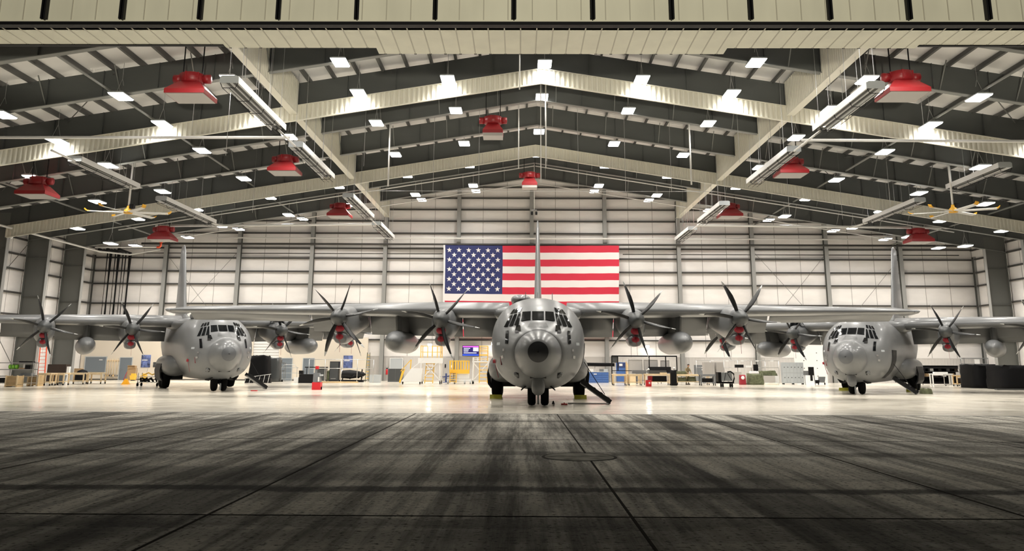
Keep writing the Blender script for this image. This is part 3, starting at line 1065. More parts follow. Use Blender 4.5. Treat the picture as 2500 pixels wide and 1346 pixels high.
        b.loft([[(x + a * .17, yy, z) for a, yy in ((0, y0), (1, y0 + .5), (1, y1 - .5), (0, y1), (-1, y1 - .5), (-1, y0 + .5))] for z, y0, y1 in ((3.45, 10.9, 14.6), (4.45, 10.5, 14.4))])
        b.build('pylon', None, tk)
        # sponson, gear door and main wheels
        b = MB('skin_grey').use(0, True)
        b.loft([[(s * (1.75 + a), y, z + c) for a, c in superellipse(hw, hh, 2.4, 28)] for y, hw, hh, z in
                ((8.6, .2, .2, 1.7), (9.1, .55, .5, 1.6), (9.8, .78, .66, 1.58), (10.8, .9, .74, 1.58), (15.2, .9, .74, 1.58), (16.4, .6, .55, 1.6), (17.4, .1, .1, 1.7))])
        b.build('gear_sponson', None, t)
        b = MB('black_plastic')
        b.loft([[(s * (2.66 + dx), y, z) for dx, z in ((0, 1.72), (.10, 1.25), (.04, .75), (-.12, .52), (-.20, .55), (-.04, .8), (.02, 1.25), (-.06, 1.72))] for y in (11.2, 14.7)])
        b.build('gear_door', None, t)
        for y in (11.9, 13.55):
            b = MB('tyre').use(0, True)
            r = .72
            b.lathe([(.30, -.24), (.52, -.27), (.66, -.23), (r, -.1), (r, .1), (.66, .23), (.52, .27), (.30, .24)], (s * 2.24, y, r), 'X', 28)
            wl = b.build('main_wheel', None, t)
            b = MB('light_grey').use(0, True)
            b.lathe([(.02, -.2), (.3, -.22), (.32, .22), (.02, .2)], (s * 2.24, y, r), 'X', 16)
            b.build('hub', None, wl)
        b = MB('black_steel')
        for y in (11.9, 13.55):
            b.bar((s * 1.85, y, .72), (s * 1.8, y, 1.8), .2)
        b.box(min(s * 1.2, s * 1.9), max(s * 1.2, s * 1.9), 11.0, 14.5, .62, .95)
        b.build('gear_strut', None, t)
        # nose wheels
        b = MB('tyre').use(0, True)
        b.lathe([(.2, -.15), (.38, -.18), (.47, -.13), (.5, 0), (.47, .13), (.38, .18), (.2, .15)], (s * .29, 3.1, .5), 'X', 24)
        wl = b.build('nose_wheel', None, t)
        b = MB('light_grey').use(0, True)
        b.lathe([(.02, -.1), (.21, -.13), (.21, .13), (.02, .1)], (s * .29, 3.1, .5), 'X', 14)
        b.build('hub', None, wl)
        b = MB('black_plastic')
        b.loft([[(s * (.42 + dx), y, z) for dx, z in ((0, .92), (.32, .66), (.34, .7), (.06, .96))] for y in (2.3, 3.9)])
        b.build('nose_gear_door', None, t)
    b = MB('black_steel')
    b.bar((0, 3.1, .5), (0, 3.15, 1.1), .16).bar((-.25, 3.1, .5), (.25, 3.1, .5), .1).bar((0, 2.9, .55), (0, 2.3, 1.0), .08)
    b.build('nose_gear_strut', None, t)
    b = MB('light_grey').use(0, True)
    b.lathe([(.02, 2.45), (.05, 2.46), (.05, 2.9)], (0, 0, .45), 'Y', 10)
    b.box(-.04, .04, 2.44, 2.5, .08, .5)
    b.build('tow_fitting', None, t)
    # engines
    eng = []
    for x, hz, dy in ((-10.23, 4.10, 0), (-4.98, 4.0, 0), (4.98, 4.0, 0), (10.23, 4.10, 0)):
        b = MB('skin_grey').use(0, True)
        st = [(8.42, .46, .46, -.50), (8.6, .50, .52, -.78), (9.1, .57, .62, -.95), (9.9, .64, .70, -1.0), (10.8, .66, .72, -.92), (11.8, .66, .70, -.72), (13, .62, .62, -.5), (14.5, .5, .5, -.3), (15.6, .3, .36, -.05), (16.2, .1, .2, .1)]
        b.loft([[(x + a, y, hz + (u + d) / 2 + c) for a, c in superellipse(hw, (u - d) / 2, 2.4, 28)] for y, hw, u, d in st])
        nac = b.build('nacelle', None, t)
        b = MB('radome_grey').use(0, True)
        b.loft([[(x + a, y, hz + z + c) for a, c in superellipse(hw, hh, 2.5, 20)] for y, hw, hh, z in ((8.55, .30, .24, -.98), (8.75, .34, .29, -1.02), (9.6, .36, .32, -1.0), (10.6, .3, .24, -.9), (11.4, .1, .1, -.75))])
        b.build('oil_cooler_scoop', None, nac)
        for z, rr in ((-.54, .21), (-.97, .17)):
            b = MB('cover_red').use(0, True)
            b.loft([[(x + a, y, hz + z + c) for a, c in superellipse(rr * k * 1.15, rr * .85 * k, 2, 16)] for y, k in ((8.30 + (.15 if z < -.8 else 0), .8), (8.36 + (.15 if z < -.8 else 0), 1), (8.62 + (.15 if z < -.8 else 0), 1))])
            b.build('intake_cover', None, nac)
        b = MB('cover_red')
        b.bar((x + .05, 8.4, hz - 1.15), (x + .06, 8.4, hz - 1.75), .035, .01)
        b.bar((x - .1, 8.38, hz - .7), (x + .02, 8.38, hz - 1.2), .05, .012)
        b.build('warning_streamer', None, nac)
        b = MB('deep_grey').use(0, True)
        b.lathe([(.02, -.72), (.10, -.70), (.22, -.58), (.33, -.36), (.40, -.12), (.425, .1), (.42, .38)], (0, 0, 0), 'Y', 24)
        pr = b.build('propeller', None, t, loc=(x, 8.05, hz))
        bl = make_blade(pr) if not eng else None
        eng.append(pr)
        for i in range(6):
            if not eng[:-1] and i == 0:
                o = BL = bl
            else:
                o = BL.copy()
                COL.objects.link(o)
                o.parent = pr
            o.rotation_euler = (0, -i * PI / 3, 0)
    # crew door open on the port side, its steps reaching the floor, and the dark doorway
    patch('door_opening', 'black_plastic', [(4.0, 1.0), (5.5, 1.0), (5.5, 2.75), (4.0, 2.75)], t, mode=1, off=.02, n=8)
    b = MB('skin_grey', 'black_plastic')
    M = Matrix.Translation((1.98, 4.65, 1.0)) @ Matrix.Rotation(math.radians(35), 4, 'Y')
    b.use(1).box(0, 1.62, -.4, .4, -.05, .0, M)
    b.use(0).box(.02, 1.6, -.38, .38, -.09, -.05, M)
    for i in range(4):
        b.use(1).box(.25 + i * .38, .33 + i * .38, -.34, .34, 0, .16, M)
    for s in (-.4, .37):
        b.use(1).box(0, 1.6, s, s + .03, 0, .14, M)
    b.build('crew_door', None, t)
    b = MB('black_plastic')
    b.tube([(2.12, 4.25, 1.9), (3.05, 4.3, .45)], .018, 6)
    b.build('door_cable', None, t)
    # pitot covers and ribbons on the nose side
    b = MB('cover_red')
    b.bar((-1.86, 3.6, 2.02), (-1.98, 3.2, 1.90), .13)
    b.bar((-1.95, 3.3, 1.86), (-1.78, 3.25, 1.2), .05, .012)
    b.build('pitot_cover', None, t)
    b = MB('cover_red')
    b.bar((-1.66, 2.4, 2.1), (-1.62, 2.36, 1.75), .04, .012)
    b.build('warning_streamer', None, t)
    return t

A0 = make_aircraft()
A1, A2 = dup(A0), dup(A0)
A0['label'] = 'grey four-propeller military transport aircraft in the centre, nose closest to the open door'
A1['label'] = 'grey four-propeller military transport aircraft parked behind on the left, nose turned to the right'
A2['label'] = 'grey four-propeller military transport aircraft parked behind on the right, nose turned to the left'
A0.location, A0.rotation_euler = (.756, 37.16, 0), (0, 0, -.02)
A1.location, A1.rotation_euler = (-17.76, 54.61, .02), (0, -.010, .486)
A2.location, A2.rotation_euler = (19.87, 54.85, 0), (0, 0, -.5276)
for a, offs in ((A0, (12, 48, 47, 54)), (A1, (46, 55, 52, 50)), (A2, (48, 54, 53, 50))):
    a['group'] = 'military transport aircraft in the hangar'
    ps = sorted([c for c in a.children if c.name.startswith('propeller')], key=lambda c: c.location.x)
    for p, d in zip(ps, offs):
        # blade 0 points up (90 degrees); turn so that one blade stands at d degrees in the front view
        p.rotation_euler = (0, -math.radians(d - 90), 0)
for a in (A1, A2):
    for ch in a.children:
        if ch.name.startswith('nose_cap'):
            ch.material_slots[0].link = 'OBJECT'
            ch.material_slots[0].material = MATS['cap_lit']
# chin sensor balls on the centre and right-hand aircraft
for a in (A0, A2):
    b = MB('radome_grey').use(0, True)
    b.lathe([(.23, 1.32), (.26, 1.05), (.28, .90), (.285, .76), (.25, .62), (.15, .52), (.02, .49)], (0, 1.55, 0), 'Z', 24)
    b.build('sensor_turret', None, a)

# cowl panels standing open above one engine of each rear aircraft
for a, x in ((A1, 4.98), (A2, -4.98)):
    for s, an in ((-1, .35), (1, -.55)):
        b = MB('deep_grey' if s < 0 else 'skin_grey')
        M = Matrix.Translation((x + s * .45, 9.2, 4.55)) @ Matrix.Rotation(an, 4, 'Y')
        b.box(-.03, .03, 0, 1.6, 0, .95, M).box(-.06, .06, .7, .8, 0, .9, M)
        b.build('open_cowl_panel', None, a)
# ------------------------------------------------------------------ workshop things along the back of the hall
def bench(name, lab, cat, x0, x1, y, d, h, m='wood_pale', shelf=.3, casters=True, group=None, top=.06, post=.09, slats=0):
    t = thing(name, lab, cat, ((x0 + x1) / 2, y, 0), 0, group)
    w_ = (x1 - x0) / 2
    MB(m).box(-w_, w_, 0, d, h - top, h).build('table_top', None, t)
    z0 = .14 if casters else 0
    for sx in (-1, 1):
        for yy in (.05, d - .05 - post):
            xx = sx * (w_ - post / 2 - .03)
            MB(m).box(xx - post / 2, xx + post / 2, yy, yy + post, z0, h - top).build('leg', None, t)
            if casters:
                MB('black_plastic').use(0, True).lathe([(.02, -.03), (.07, -.03), (.07, .03), (.02, .03)], (xx, yy + post / 2, .07), 'X', 12).build('caster', None, t)
    if shelf:
        MB(m).box(-w_ + .03, w_ - .03, .04, d - .04, shelf - .05, shelf).build('shelf', None, t)
    MB(m).box(-w_, w_, 0, .04, h - top - .10, h - top).build('apron_rail', None, t)
    return t
def boxthing(name, lab, cat, m, x0, x1, y0, y1, z0, z1, group=None, lid=None):
    o = MB(m).box(x0, x1, y0, y1, z0, z1).build(name)
    return tag(o, lab, cat, group)
def door(name, lab, x0, x1, y, h, m='blue_grey', frame='light_grey'):
    o = MB(m).box(x0, x1, y - .05, y, 0.01, h).build(name)
    o['kind'] = 'structure'
    MB(frame).box(x0 - .06, x0, y - .07, y, 0, h + .06).box(x1, x1 + .06, y - .07, y, 0, h + .06).box(x0, x1, y - .07, y, h, h + .06).build('door_frame', None, o)
    MB('metal').bar((x0 + .12, y - .1, 1.0), (x0 + .12, y - .04, 1.0), .05).bar((x0 + .1, y - .1, 1.0), (x0 + .25, y - .1, 1.0), .03).build('door_handle', None, o)
    return o

# beige rooms built against the back wall on the left
for nm, x0, x1 in (('wall_office', XL + .1, -27.4), ('wall_workshop', -24.7, -15.6)):
    struct(MB('beige_wall').box(x0, x1, 91.55, YB - .7, 0, 4.35).build(nm))
    struct(MB('girt').box(x0, x1, 91.53, 91.55, 0, .1).build('baseboard_left'))
o = MB('white_paint', 'wall_seam')
o.box(-27.4, -24.7, 91.7, 91.8, 0, 4.1)
for i in range(14):
    o.use(1).box(-27.4, -24.7, 91.67, 91.7, .28 * i, .28 * i + .02)
struct(o.build('door_1'))
door('door_2', '', -40.95, -39.75, 91.55, 2.2)
door('door_3', '', -24.35, -23.3, 91.55, 2.2)
door('door_4', '', -22.15, -21.05, 91.55, 2.2)
door('door_5', '', -13.35, -12.1, YB - .24, 2.25, 'light_grey', 'white_paint')
o = MB('blue_grey').box(-44.5, -42.4, 91.45, 91.55, .78, 2.25).build('window_1')
struct(o)
MB('light_grey').box(-44.58, -44.5, 91.43, 91.55, .7, 2.33).box(-42.4, -42.32, 91.43, 91.55, .7, 2.33).box(-44.5, -42.4, 91.43, 91.55, 2.25, 2.33).build('window_frame', None, o)
MB('white_paint').box(-43.1, -42.75, 91.43, 91.45, 1.95, 2.03).build('window_notice', None, o)

# far left: rack, crates, benches
def wire_rack(name, lab, x0, x1, y, d, h, levels, m='metal', group=None):
    t = thing(name, lab, 'shelf rack', ((x0 + x1) / 2, y, 0), 0, group)
    w_ = (x1 - x0) / 2
    for sx in (-1, 1):
        for yy in (0, d):
            MB(m).bar((sx * w_, yy, 0), (sx * w_, yy, h), .04).build('post', None, t)
    for i in range(levels):
        z = .25 + (h - .3) * i / (levels - 1)
        b = MB(m).box(-w_, w_, -.02, .01, z - .03, z + .03).box(-w_, w_, d - .01, d + .02, z - .03, z + .03)
        b.box(-w_, w_, 0, d, z - .01, z)
        b.build('shelf', None, t)
    return t
wire_rack('shelf_rack', 'grey metal shelf rack at the far left edge, loaded with tools and bright green rolls', -39.2, -35.95, 66.0, .7, 1.75, 4)
for i, x in enumerate((-37.75, -37.5, -37.25)):
    o = MB('green_bright').use(0, True).lathe([(.06, -.06), (.17, -.06), (.17, .06), (.06, .06)], (x, 66.2, 1.42), 'X', 14).build('hose_roll')
    tag(o, 'bright green roll on the upper shelf of the far-left rack', 'hose roll', 'green rolls on the far-left rack')
boxthing('tool_case', 'white case on the upper shelf of the far-left rack behind the green rolls', 'case', 'white_paint', -37.3, -36.9, 66.35, 66.6, 1.26, 1.62)
boxthing('tool_case', 'black case on the right end of the upper shelf of the far-left rack', 'case', 'black_plastic', -36.6, -36.2, 66.1, 66.5, 1.26, 1.55)
boxthing('tool_case', 'black case low on the far-left rack, behind the slatted crate', 'case', 'black_plastic', -38.5, -37.6, 66.1, 66.6, .26, .62)
boxthing('tool_case', 'long grey case on the lower shelf of the far-left rack, right end', 'case', 'grey_paint', -36.9, -36.1, 66.1, 66.6, .77, .98)
boxthing('tool_case', 'flat tan case on the upper shelf of the far-left rack', 'case', 'cardboard', -37.05, -36.62, 66.05, 66.3, 1.26, 1.34)
boxthing('air_hose_tray', 'long black tray lying on the top shelf of the far-left rack', 'tray', 'black_plastic', -37.1, -36.1, 66.1, 66.5, 1.71, 1.82)
def crate(lab, x0, x1, y, d, h):
    t = thing('wooden_crate', lab, 'crate', ((x0 + x1) / 2, y, 0), 0, 'slatted wooden crates at the far left')
    w_ = (x1 - x0) / 2
    MB('wood').box(-w_, w_, 0, d, .06, .14).box(-w_, -w_ + .1, 0, d, 0, .06).box(w_ - .1, w_, 0, d, 0, .06).build('base', None, t)
    for sx in (-1, 1):
        for yy in (.0, d - .06):
            MB('wood_pale').box(sx * (w_ - .04) - .04, sx * (w_ - .04) + .04, yy, yy + .06, .14, h).build('corner_post', None, t)
    b = MB('wood')
    n = 7
    for i in range(n):
        z = .17 + (h - .2) * i / n
        b.box(-w_ + .08, w_ - .08, .02, .045, z, z + .055)
        b.box(-w_, -w_ + .02, .05, d - .05, z, z + .075).box(w_ - .02, w_, .05, d - .05, z, z + .075)
    b.build('slat_sides', None, t)
    MB('hair').box(-w_ + .10, w_ - .10, .08, d - .08, .14, h - .06).build('shade_fill', None, t)  # dark block standing in for the shade behind the slats
    return t
crate('slatted wooden crate at the far left, in front of the metal rack', -37.4, -36.5, 65.1, .85, .82)
crate('slatted wooden crate second from the left edge, beside the pale benches', -36.95, -36.1, 67.2, .8, .85)
for i, (x0, x1, y, lab) in enumerate(((-36.75, -35.75, 68.3, 'pale wooden bench frame next to the slatted crates, in front of the red ladder'),
                                      (-36.45, -35.45, 69.7, 'pale wooden bench frame second after the slatted crates'),
                                      (-36.95, -35.6, 73.2, 'pale wooden bench frame right of the grey bin'),
                                      (-36.3, -34.95, 74.9, 'pale wooden bench frame at the right end of the left-hand row'))):
    bench('wooden_bench', lab, 'workbench', x0, x1, y, 1.0, .95 - .015 * i, group='pale wooden benches on the left', shelf=.30)
t = thing('rubbish_bin', 'grey plastic bin with white liner among the pale wooden benches', 'bin', (-36.45, 71.2, 0))
b = MB('blue_grey')
b.loft([[(-.24, -.2, .06), (.24, -.2, .06), (.24, .2, .06), (-.24, .2, .06)], [(-.32, -.28, .78), (.32, -.28, .78), (.32, .28, .78), (-.32, .28, .78)]])
b.build('body', None, t)
MB('white_paint').box(-.34, .34, -.3, .3, .76, .82).build('liner', None, t)
for sx in (-.2, .2):
    MB('black_plastic').use(0, True).lathe([(.01, -.03), (.06, -.03), (.06, .03), (.01, .03)], (sx, 0, .06), 'X', 10).build('wheel', None, t)
t = thing('extension_ladder', 'tall red-orange extension ladder leaning beside a grey frame column on the left', 'ladder', (-42.05, 78.7, 0))
tilt = .12
def lad(x, z):
    return (x - z * .10, z * tilt, z)
for sx in (-.32, .32):
    MB('orange').bar(lad(sx, .03), lad(sx * .85, 4.2), .075, .12).build('rail', None, t)
for i in range(12):
    MB('orange').tube([lad(-.29, .4 + i * .31), lad(.29, .4 + i * .31)], .022, 6).build('rung', None, t)
MB('black_plastic').box(-.4, .4, -.05, .05, 0, .06).build('foot', None, t)
boxthing('cabinet', 'dark brown cabinet behind the red ladder, between two frame columns', 'cabinet', 'hair', -43.6, -41.9, 82.5, 83.3, 0, 1.55)
boxthing('gas_bottle', 'white cylinder standing right of the dark cabinet behind the ladder', 'cylinder', 'white_paint', -41.7, -41.45, 82.3, 82.55, 0, 1.35)
boxthing('cardboard_box', 'small brown box on the floor below the blue-grey window', 'box', 'cardboard', -43.6, -42.9, 87.5, 88.0, 0, 1.15)
o = MB('black_cloth').use(0, True).lathe([(.05, 0), (.6, .05), (.65, .5), (.4, .95), (.05, 1.1)], (-41.2, 84.3, 0), k=14).build('covered_pile')
tag(o, 'dark covered heap at the foot of the second frame column on the left', 'covered heap')
# brooms on the beige wall
MB('wood').box(-42.4, -41.0, 91.5, 91.55, 1.86, 1.93).build('tool_rail_board')
o = bpy.data.objects['tool_rail_board']
o.name = 'tool_rail'
tag(o, 'wooden rail on the beige wall holding the brooms', 'rail')
for i, x in enumerate((-42.25, -42.0, -41.75, -41.5, -41.2)):
    t = thing('broom', 'long-handled broom hanging from the wooden rail between window and grey door', 'broom', (x, 91.42, .35), 0, 'brooms hanging on the beige wall')
    MB('wood_pale').use(0, True).tube([(0, 0, .15), (.03, 0, 1.75)], .03, 6).build('handle', None, t)
    MB('wood' if i % 2 else 'metal').box(-.17, .17, -.05, .05, 0, .15).build('head', None, t)
def pinboard(name, lab, cat, x0, x1, z0, z1, m, y=91.55):
    t = tag(MB(m).box(x0, x1, y - .03, y, z0, z1).build(name), lab, cat)
    MB('white_paint').box(x0 + .08, x1 - .3, y - .035, y - .03, z0 + (z1 - z0) * .55, z0 + (z1 - z0) * .62).build('picture_band', None, t)
    return t
pinboard('poster', 'blue picture poster on the beige wall left of the left aircraft', 'poster', -38.8, -37.85, 1.25, 2.5, 'poster_blue')
pinboard('poster', 'blue picture poster on the beige wall right of the left aircraft', 'poster', -18.05, -17.1, 1.28, 2.52, 'poster_blue')
pinboard('picture', 'small dark framed picture right of the left-hand blue poster', 'picture', -37.55, -37.15, 1.27, 1.78, 'deep_grey')
for i, (x, y, h, lab) in enumerate(((-38.85, 89.4, 1.43, 'tall brown cardboard carton standing beside the grey door'), (-38.45, 88.7, 1.2, 'lower brown cardboard carton in front of the tall one'))):
    t = tag(MB('cardboard').box(x - .36, x + .36, y, y + .5, 0, h).build('cardboard_carton'), lab, 'carton')
    MB('wood').box(x - .36, x - .02, y - .12, y, h, h + .02).box(x + .02, x + .36, y - .1, y, h, h + .02).build('flap', None, t)
pipe('handle_pole', [(-39.5, 89.4, 0), (-39.42, 90.2, 1.2)], .03, 'red', 'red pole leaning beside the cardboard cartons', None, 6, 'pole')
for x, y, lab in ((-38.0, 88.1, 'yellow mop bucket in front of the cartons'), (-37.4, 89.2, 'yellow mop bucket right of the cartons, under the poster')):
    t = thing('mop_bucket', lab, 'bucket', (x, y, 0))
    b = MB('yellow')
    b.loft([[(sx * .2, sy * .16, .08) for sx, sy in ((-1, -1), (1, -1), (1, 1), (-1, 1))], [(sx * .27, sy * .22, .5) for sx, sy in ((-1, -1), (1, -1), (1, 1), (-1, 1))]])
    b.build('bucket', None, t)
    MB('black_plastic').box(-.16, .16, -.12, .12, 0, .085).build('wheel_base', None, t)
    MB('yellow').box(-.2, .2, -.05, .2, .5, .68).build('wringer', None, t)
    MB('metal').tube([(.15, .1, .5), (.2, .3, 1.2)], .02, 6).build('handle', None, t)
t = thing('floor_sign', 'orange-yellow folded warning cone on the floor in front of the grey door', 'warning cone', (-32.35, 73.7, 0))
MB('cone_yellow').loft([[(-.26, -.2, .03), (.26, -.2, .03), (.26, .2, .03), (-.26, .2, .03)], [(-.08, -.05, .46), (.1, -.05, .46), (.1, .05, .46), (-.08, .05, .46)]]).build('body', None, t)
MB('cone_yellow').box(-.3, .3, -.24, .24, 0, .04).build('base', None, t)
t = thing('tool_cart', 'low cart with tangled hoses beside the wheels of the left aircraft', 'cart', (-28.3, 68.6, 0))
MB('metal').box(-.8, .8, -.4, .4, .28, .33).build('deck', None, t)
MB('metal').box(-.8, .8, -.4, .4, .68, .72).build('upper_deck', None, t)
for sx in (-.75, .75):
    for sy in (-.35, .35):
        MB('metal').bar((sx, sy, .12), (sx, sy, 1.0), .04).build('post', None, t)
        MB('tyre').use(0, True).lathe([(.02, -.04), (.13, -.04), (.13, .04), (.02, .04)], (sx, sy, .13), 'X', 12).build('wheel', None, t)
MB('yellow').tube([(-.6, 0, .8), (-.2, .2, 1.0), (.2, -.1, .85), (.6, .1, 1.05)], .05, 6).build('hose', None, t)
for i in range(8):
    MB('black_plastic').tube([(R.uniform(-.7, .7), R.uniform(-.3, .3), .36), (R.uniform(-.7, .7), R.uniform(-.3, .3), .6)], .07, 6).build('hose_end', None, t)

# between the left and centre aircraft
def lumpy(name, lab, cat, x0, x1, y0, y1, h, m, seed, group=None, top=.82):
    am = .055 if m == 'olive' else .02
    """cloth thrown over a load: a box with sagging, uneven sides"""
    rr = random.Random(seed)
    rings = []
    for k in range(8):
        q = k / 7
        ring = []
        for i in range(24):
            a = 2 * PI * i / 24
            c, s = math.cos(a), math.sin(a)
            e = 2 / 5
            sx = math.copysign(abs(c) ** e, c) * (x1 - x0) / 2
            sy = math.copysign(abs(s) ** e, s) * (y1 - y0) / 2
            f = 1 - (1 - top) * q + .025 * math.sin(i * 3.1 + k) * (1 - q) + rr.uniform(-am, am)
            ring.append(((x0 + x1) / 2 + sx * f, (y0 + y1) / 2 + sy * f, h * min(1, q * 1.15) * (1 - am * 5 * rr.random() * q)))
        rings.append(ring)
    o = MB(m).use(0, True).loft(rings).build(name)
    return tag(o, lab, cat, group)
lumpy('covered_equipment', 'tall load under a black cloth between the left aircraft and the grey door', 'covered load', -25.2, -23.3, 82.8, 84.6, 2.5, 'black_cloth', 3)
lumpy('covered_equipment', 'smaller grey-black covered load right beside the tall black one', 'covered load', -24.0, -22.9, 85.2, 86.6, 2.3, 'deep_grey', 5)
wire_rack('shelf_rack', 'black shelf trolley with dark bins right of the tall black cover', -24.1, -22.95, 87.2, .6, 1.8, 3, 'metal')
for i, z in enumerate((.27, 1.02, 1.77)):
    o = MB('black_plastic').box(-23.95, -23.3, 87.25, 87.7, z, z + .5 - .12 * i).build('storage_bin')
    tag(o, 'black bin on the %s shelf of the trolley right of the tall black cover' % ('bottom', 'middle', 'top')[i], 'bin', 'black bins on the shelf trolley')
t = thing('low_rack', 'low white-framed rack with round openings on the floor right of the left aircraft', 'rack', (-23.4, 80.6, 0))
for i in range(6):
    MB('white_paint').bar((-1.3 + i * .42, 0, .02), (-1.18 + i * .42, 0, .45 + .05 * i), .035).build('upright', None, t)
MB('white_paint').bar((-1.35, 0, .45), (1.05, 0, .78), .04).build('top_rail', None, t)
MB('black_plastic').box(-1.3, 1.0, .05, .5, .0, .4).build('tray', None, t)
t = thing('tool_trolley', 'grey and white trolley with curved handle in front of the left grey door', 'trolley', (-22.05, 86.0, 0))
for z in (.25, .8, 1.3):
    MB('light_grey').box(-.75, .75, -.3, .3, z, z + .04).build('tray', None, t)
MB('metal').use(0, True).tube([(-.75, -.3, .1), (-.75, -.3, 1.35), (-.4, -.3, 1.6), (.4, -.3, 1.6), (.75, -.3, 1.35), (.75, -.3, .1)], .03, 6).build('handle', None, t)
for sx in (-.7, .7):
    MB('tyre').use(0, True).lathe([(.02, -.04), (.1, -.04), (.1, .04), (.02, .04)], (sx, 0, .1), 'X', 12).build('wheel', None, t)
boxthing('battery_box', 'low black box with pale ends left of the red floor machine', 'box', 'black_plastic', -19.9, -18.2, 80.9, 81.6, 0, .78)
boxthing('battery_box', 'small black case on top of the low black box, left end', 'case', 'black_plastic', -19.95, -19.6, 81, 81.4, .79, 1.1)
boxthing('container', 'white square container left of the low black box', 'container', 'white_paint', -20.35, -19.95, 80.9, 81.4, 0, .5)
t = thing('black_cabinet', 'tall black cabinet standing left of the right-hand blue poster', 'cabinet', (-18.6, 89.8, 0))
MB('black_plastic').box(-.45, .45, 0, .7, 0, 1.92).build('body', None, t)
MB('deep_grey').box(-.42, .42, -.02, 0, .1, 1.86).build('door', None, t)
MB('metal').box(-.3, .2, -.03, -.02, .22, .27).build('name_plate', None, t)
t = thing('tool_board', 'dark tool rack under a black bar left of the tall black cabinet', 'tool rack', (-20.0, 88.8, 0))
MB('black_plastic').bar((-1.3, 0, 1.35), (1.0, 0, 1.35), .09).build('top_bar', None, t)
MB('deep_grey').box(-.2, .75, .05, .3, .1, 1.25).build('panel', None, t)
for sx in (-1.1, .9):
    MB('black_plastic').bar((sx, 0, 0), (sx, 0, 1.35), .06).build('post', None, t)
lumpy('green_bag', 'small pale green bag between tool rack and tall black cabinet', 'bag', -19.45, -19.1, 90.2, 90.6, 1.1, 'olive', 9)
t = thing('floor_scrubber', 'grey floor machine on a bright red base standing alone on the floor', 'floor machine', (-13.92, 61.8, 0))
MB('red').box(-.29, .29, -.3, .3, 0, .50).build('base_tank', None, t)
MB('grey_paint').loft([[(sx * .25, sy * .26, .5) for sx, sy in ((-1, -1), (1, -1), (1, 1), (-1, 1))], [(sx * .2 - .05, sy * .2, 1.12) for sx, sy in ((-1, -1), (1, -1), (1, 1), (-1, 1))]]).build('body', None, t)
MB('light_grey').box(-.02, .36, -.2, .2, .92, 1.02).build('side_tank', None, t)
MB('grey_paint').bar((-.12, 0, 1.1), (-.12, .1, 1.5), .14).build('column', None, t)
MB('red').box(-.16, .06, -.06, .12, 1.38, 1.58).build('control_head', None, t)
MB('white_paint').box(.1, .2, -.31, -.29, .55, .85).build('side_label', None, t)
for sx in (-.3, .3):
    MB('tyre').use(0, True).lathe([(.02, -.03), (.1, -.03), (.1, .03), (.02, .03)], (sx, 0, .1), 'X', 10).build('wheel', None, t)
def railing(lab, x0, x1, y, h, n, z1):
    t = thing('pipe_rack', lab, 'pipe rack', ((x0 + x1) / 2, y, 0))
    w_ = (x1 - x0) / 2
    for i in range(n + 1):
        x = -w_ + 2 * w_ * i / n
        MB('metal').use(0, True).tube([(x, 0, 0), (x, 0, h)], .03, 6).build('post', None, t)
    for z in z1:
        MB('metal').use(0, True).tube([(-w_, 0, z), (w_, 0, z)], .028, 6).build('rail', None, t)
    return t
railing('long grey pipe rail standing in front of the beige wall and poster', -19.6, -13.6, 83.3, 2.1, 4, (1.28, 2.1))
t = thing('engine_stand', 'black engine with pipes lying on a low stand in front of the poster', 'engine', (-16.1, 86.2, 0))
b = MB('black_plastic').use(0, True)
b.lathe([(.1, -1.1), (.36, -.95), (.42, -.2), (.33, .5), (.2, 1.1), (.05, 1.3)], (0, 0, .72), 'X', 16)
b.build('engine_core', None, t)
for i in range(14):
    p = (R.uniform(-1, 1), R.uniform(-.4, .1), R.uniform(.4, 1.05))
    MB('black_steel').tube([p, (p[0] + R.uniform(-.3, .3), p[1] - .1, p[2] + R.uniform(-.25, .25))], .05, 6).build('engine_pipe', None, t)
MB('white_paint').use(0, True).lathe([(.1, -.06), (.34, -.05), (.34, .05), (.1, .06)], (-1.0, -.0, .8), 'X', 14).build('white_ring', None, t)
MB('black_steel').box(-1.2, 1.1, -.35, .35, 0, .2).build('stand', None, t)
MB('black_steel').bar((.9, 0, .2), (.95, 0, 1.2), .1).bar((-.9, 0, .2), (-.9, 0, .7), .1).build('support', None, t)
boxthing('wooden_pallet', 'flat pale wooden pallet on the floor in front of the black engine', 'pallet', 'wood', -18.3, -14.9, 82.6, 83.0, 0, .12)
t = thing('step_ladder', 'narrow yellow-green step ladder standing right of the blue poster', 'ladder', (-15.05, 88.6, 0))
for sx in (-.18, .18):
    MB('olive').bar((sx, 0, 0), (sx * .7, .35, 2.8), .06).build('rail', None, t)
for i in range(8):
    MB('yellow').bar((-.17, .05 + .04 * i, .3 + .32 * i), (.17, .05 + .04 * i, .3 + .32 * i), .05).build('step', None, t)
boxthing('crate_grey', 'pale grey crate on the floor below the pipe rail right end', 'crate', 'light_grey', -14.0, -13.0, 83.6, 84.3, 0, .72)
t = thing('fire_extinguisher', 'red fire extinguisher mounted left of the white door', 'fire extinguisher', (-13.66, YB - .36, .62))
MB('red').use(0, True).lathe([(.02, 0), (.11, .01), (.11, .5), (.04, .58)], k=12).build('cylinder', None, t)
MB('black_plastic').box(-.05, .08, -.06, .06, .58, .68).build('valve', None, t)
MB('metal').box(-.06, .06, .1, .3, .2, .3).build('bracket', None, t)
t = thing('metal_cabinet', 'dark grey square cabinet in front of the white door', 'cabinet', (-12.1, 87.3, 0))
MB('grey_paint').box(-.72, .72, 0, .8, 0, 1.26).build('body', None, t)
for sx in (-.35, .35):
    MB('deep_grey').box(sx - .34, sx + .34, -.015, 0, .08, 1.22).build('door', None, t)

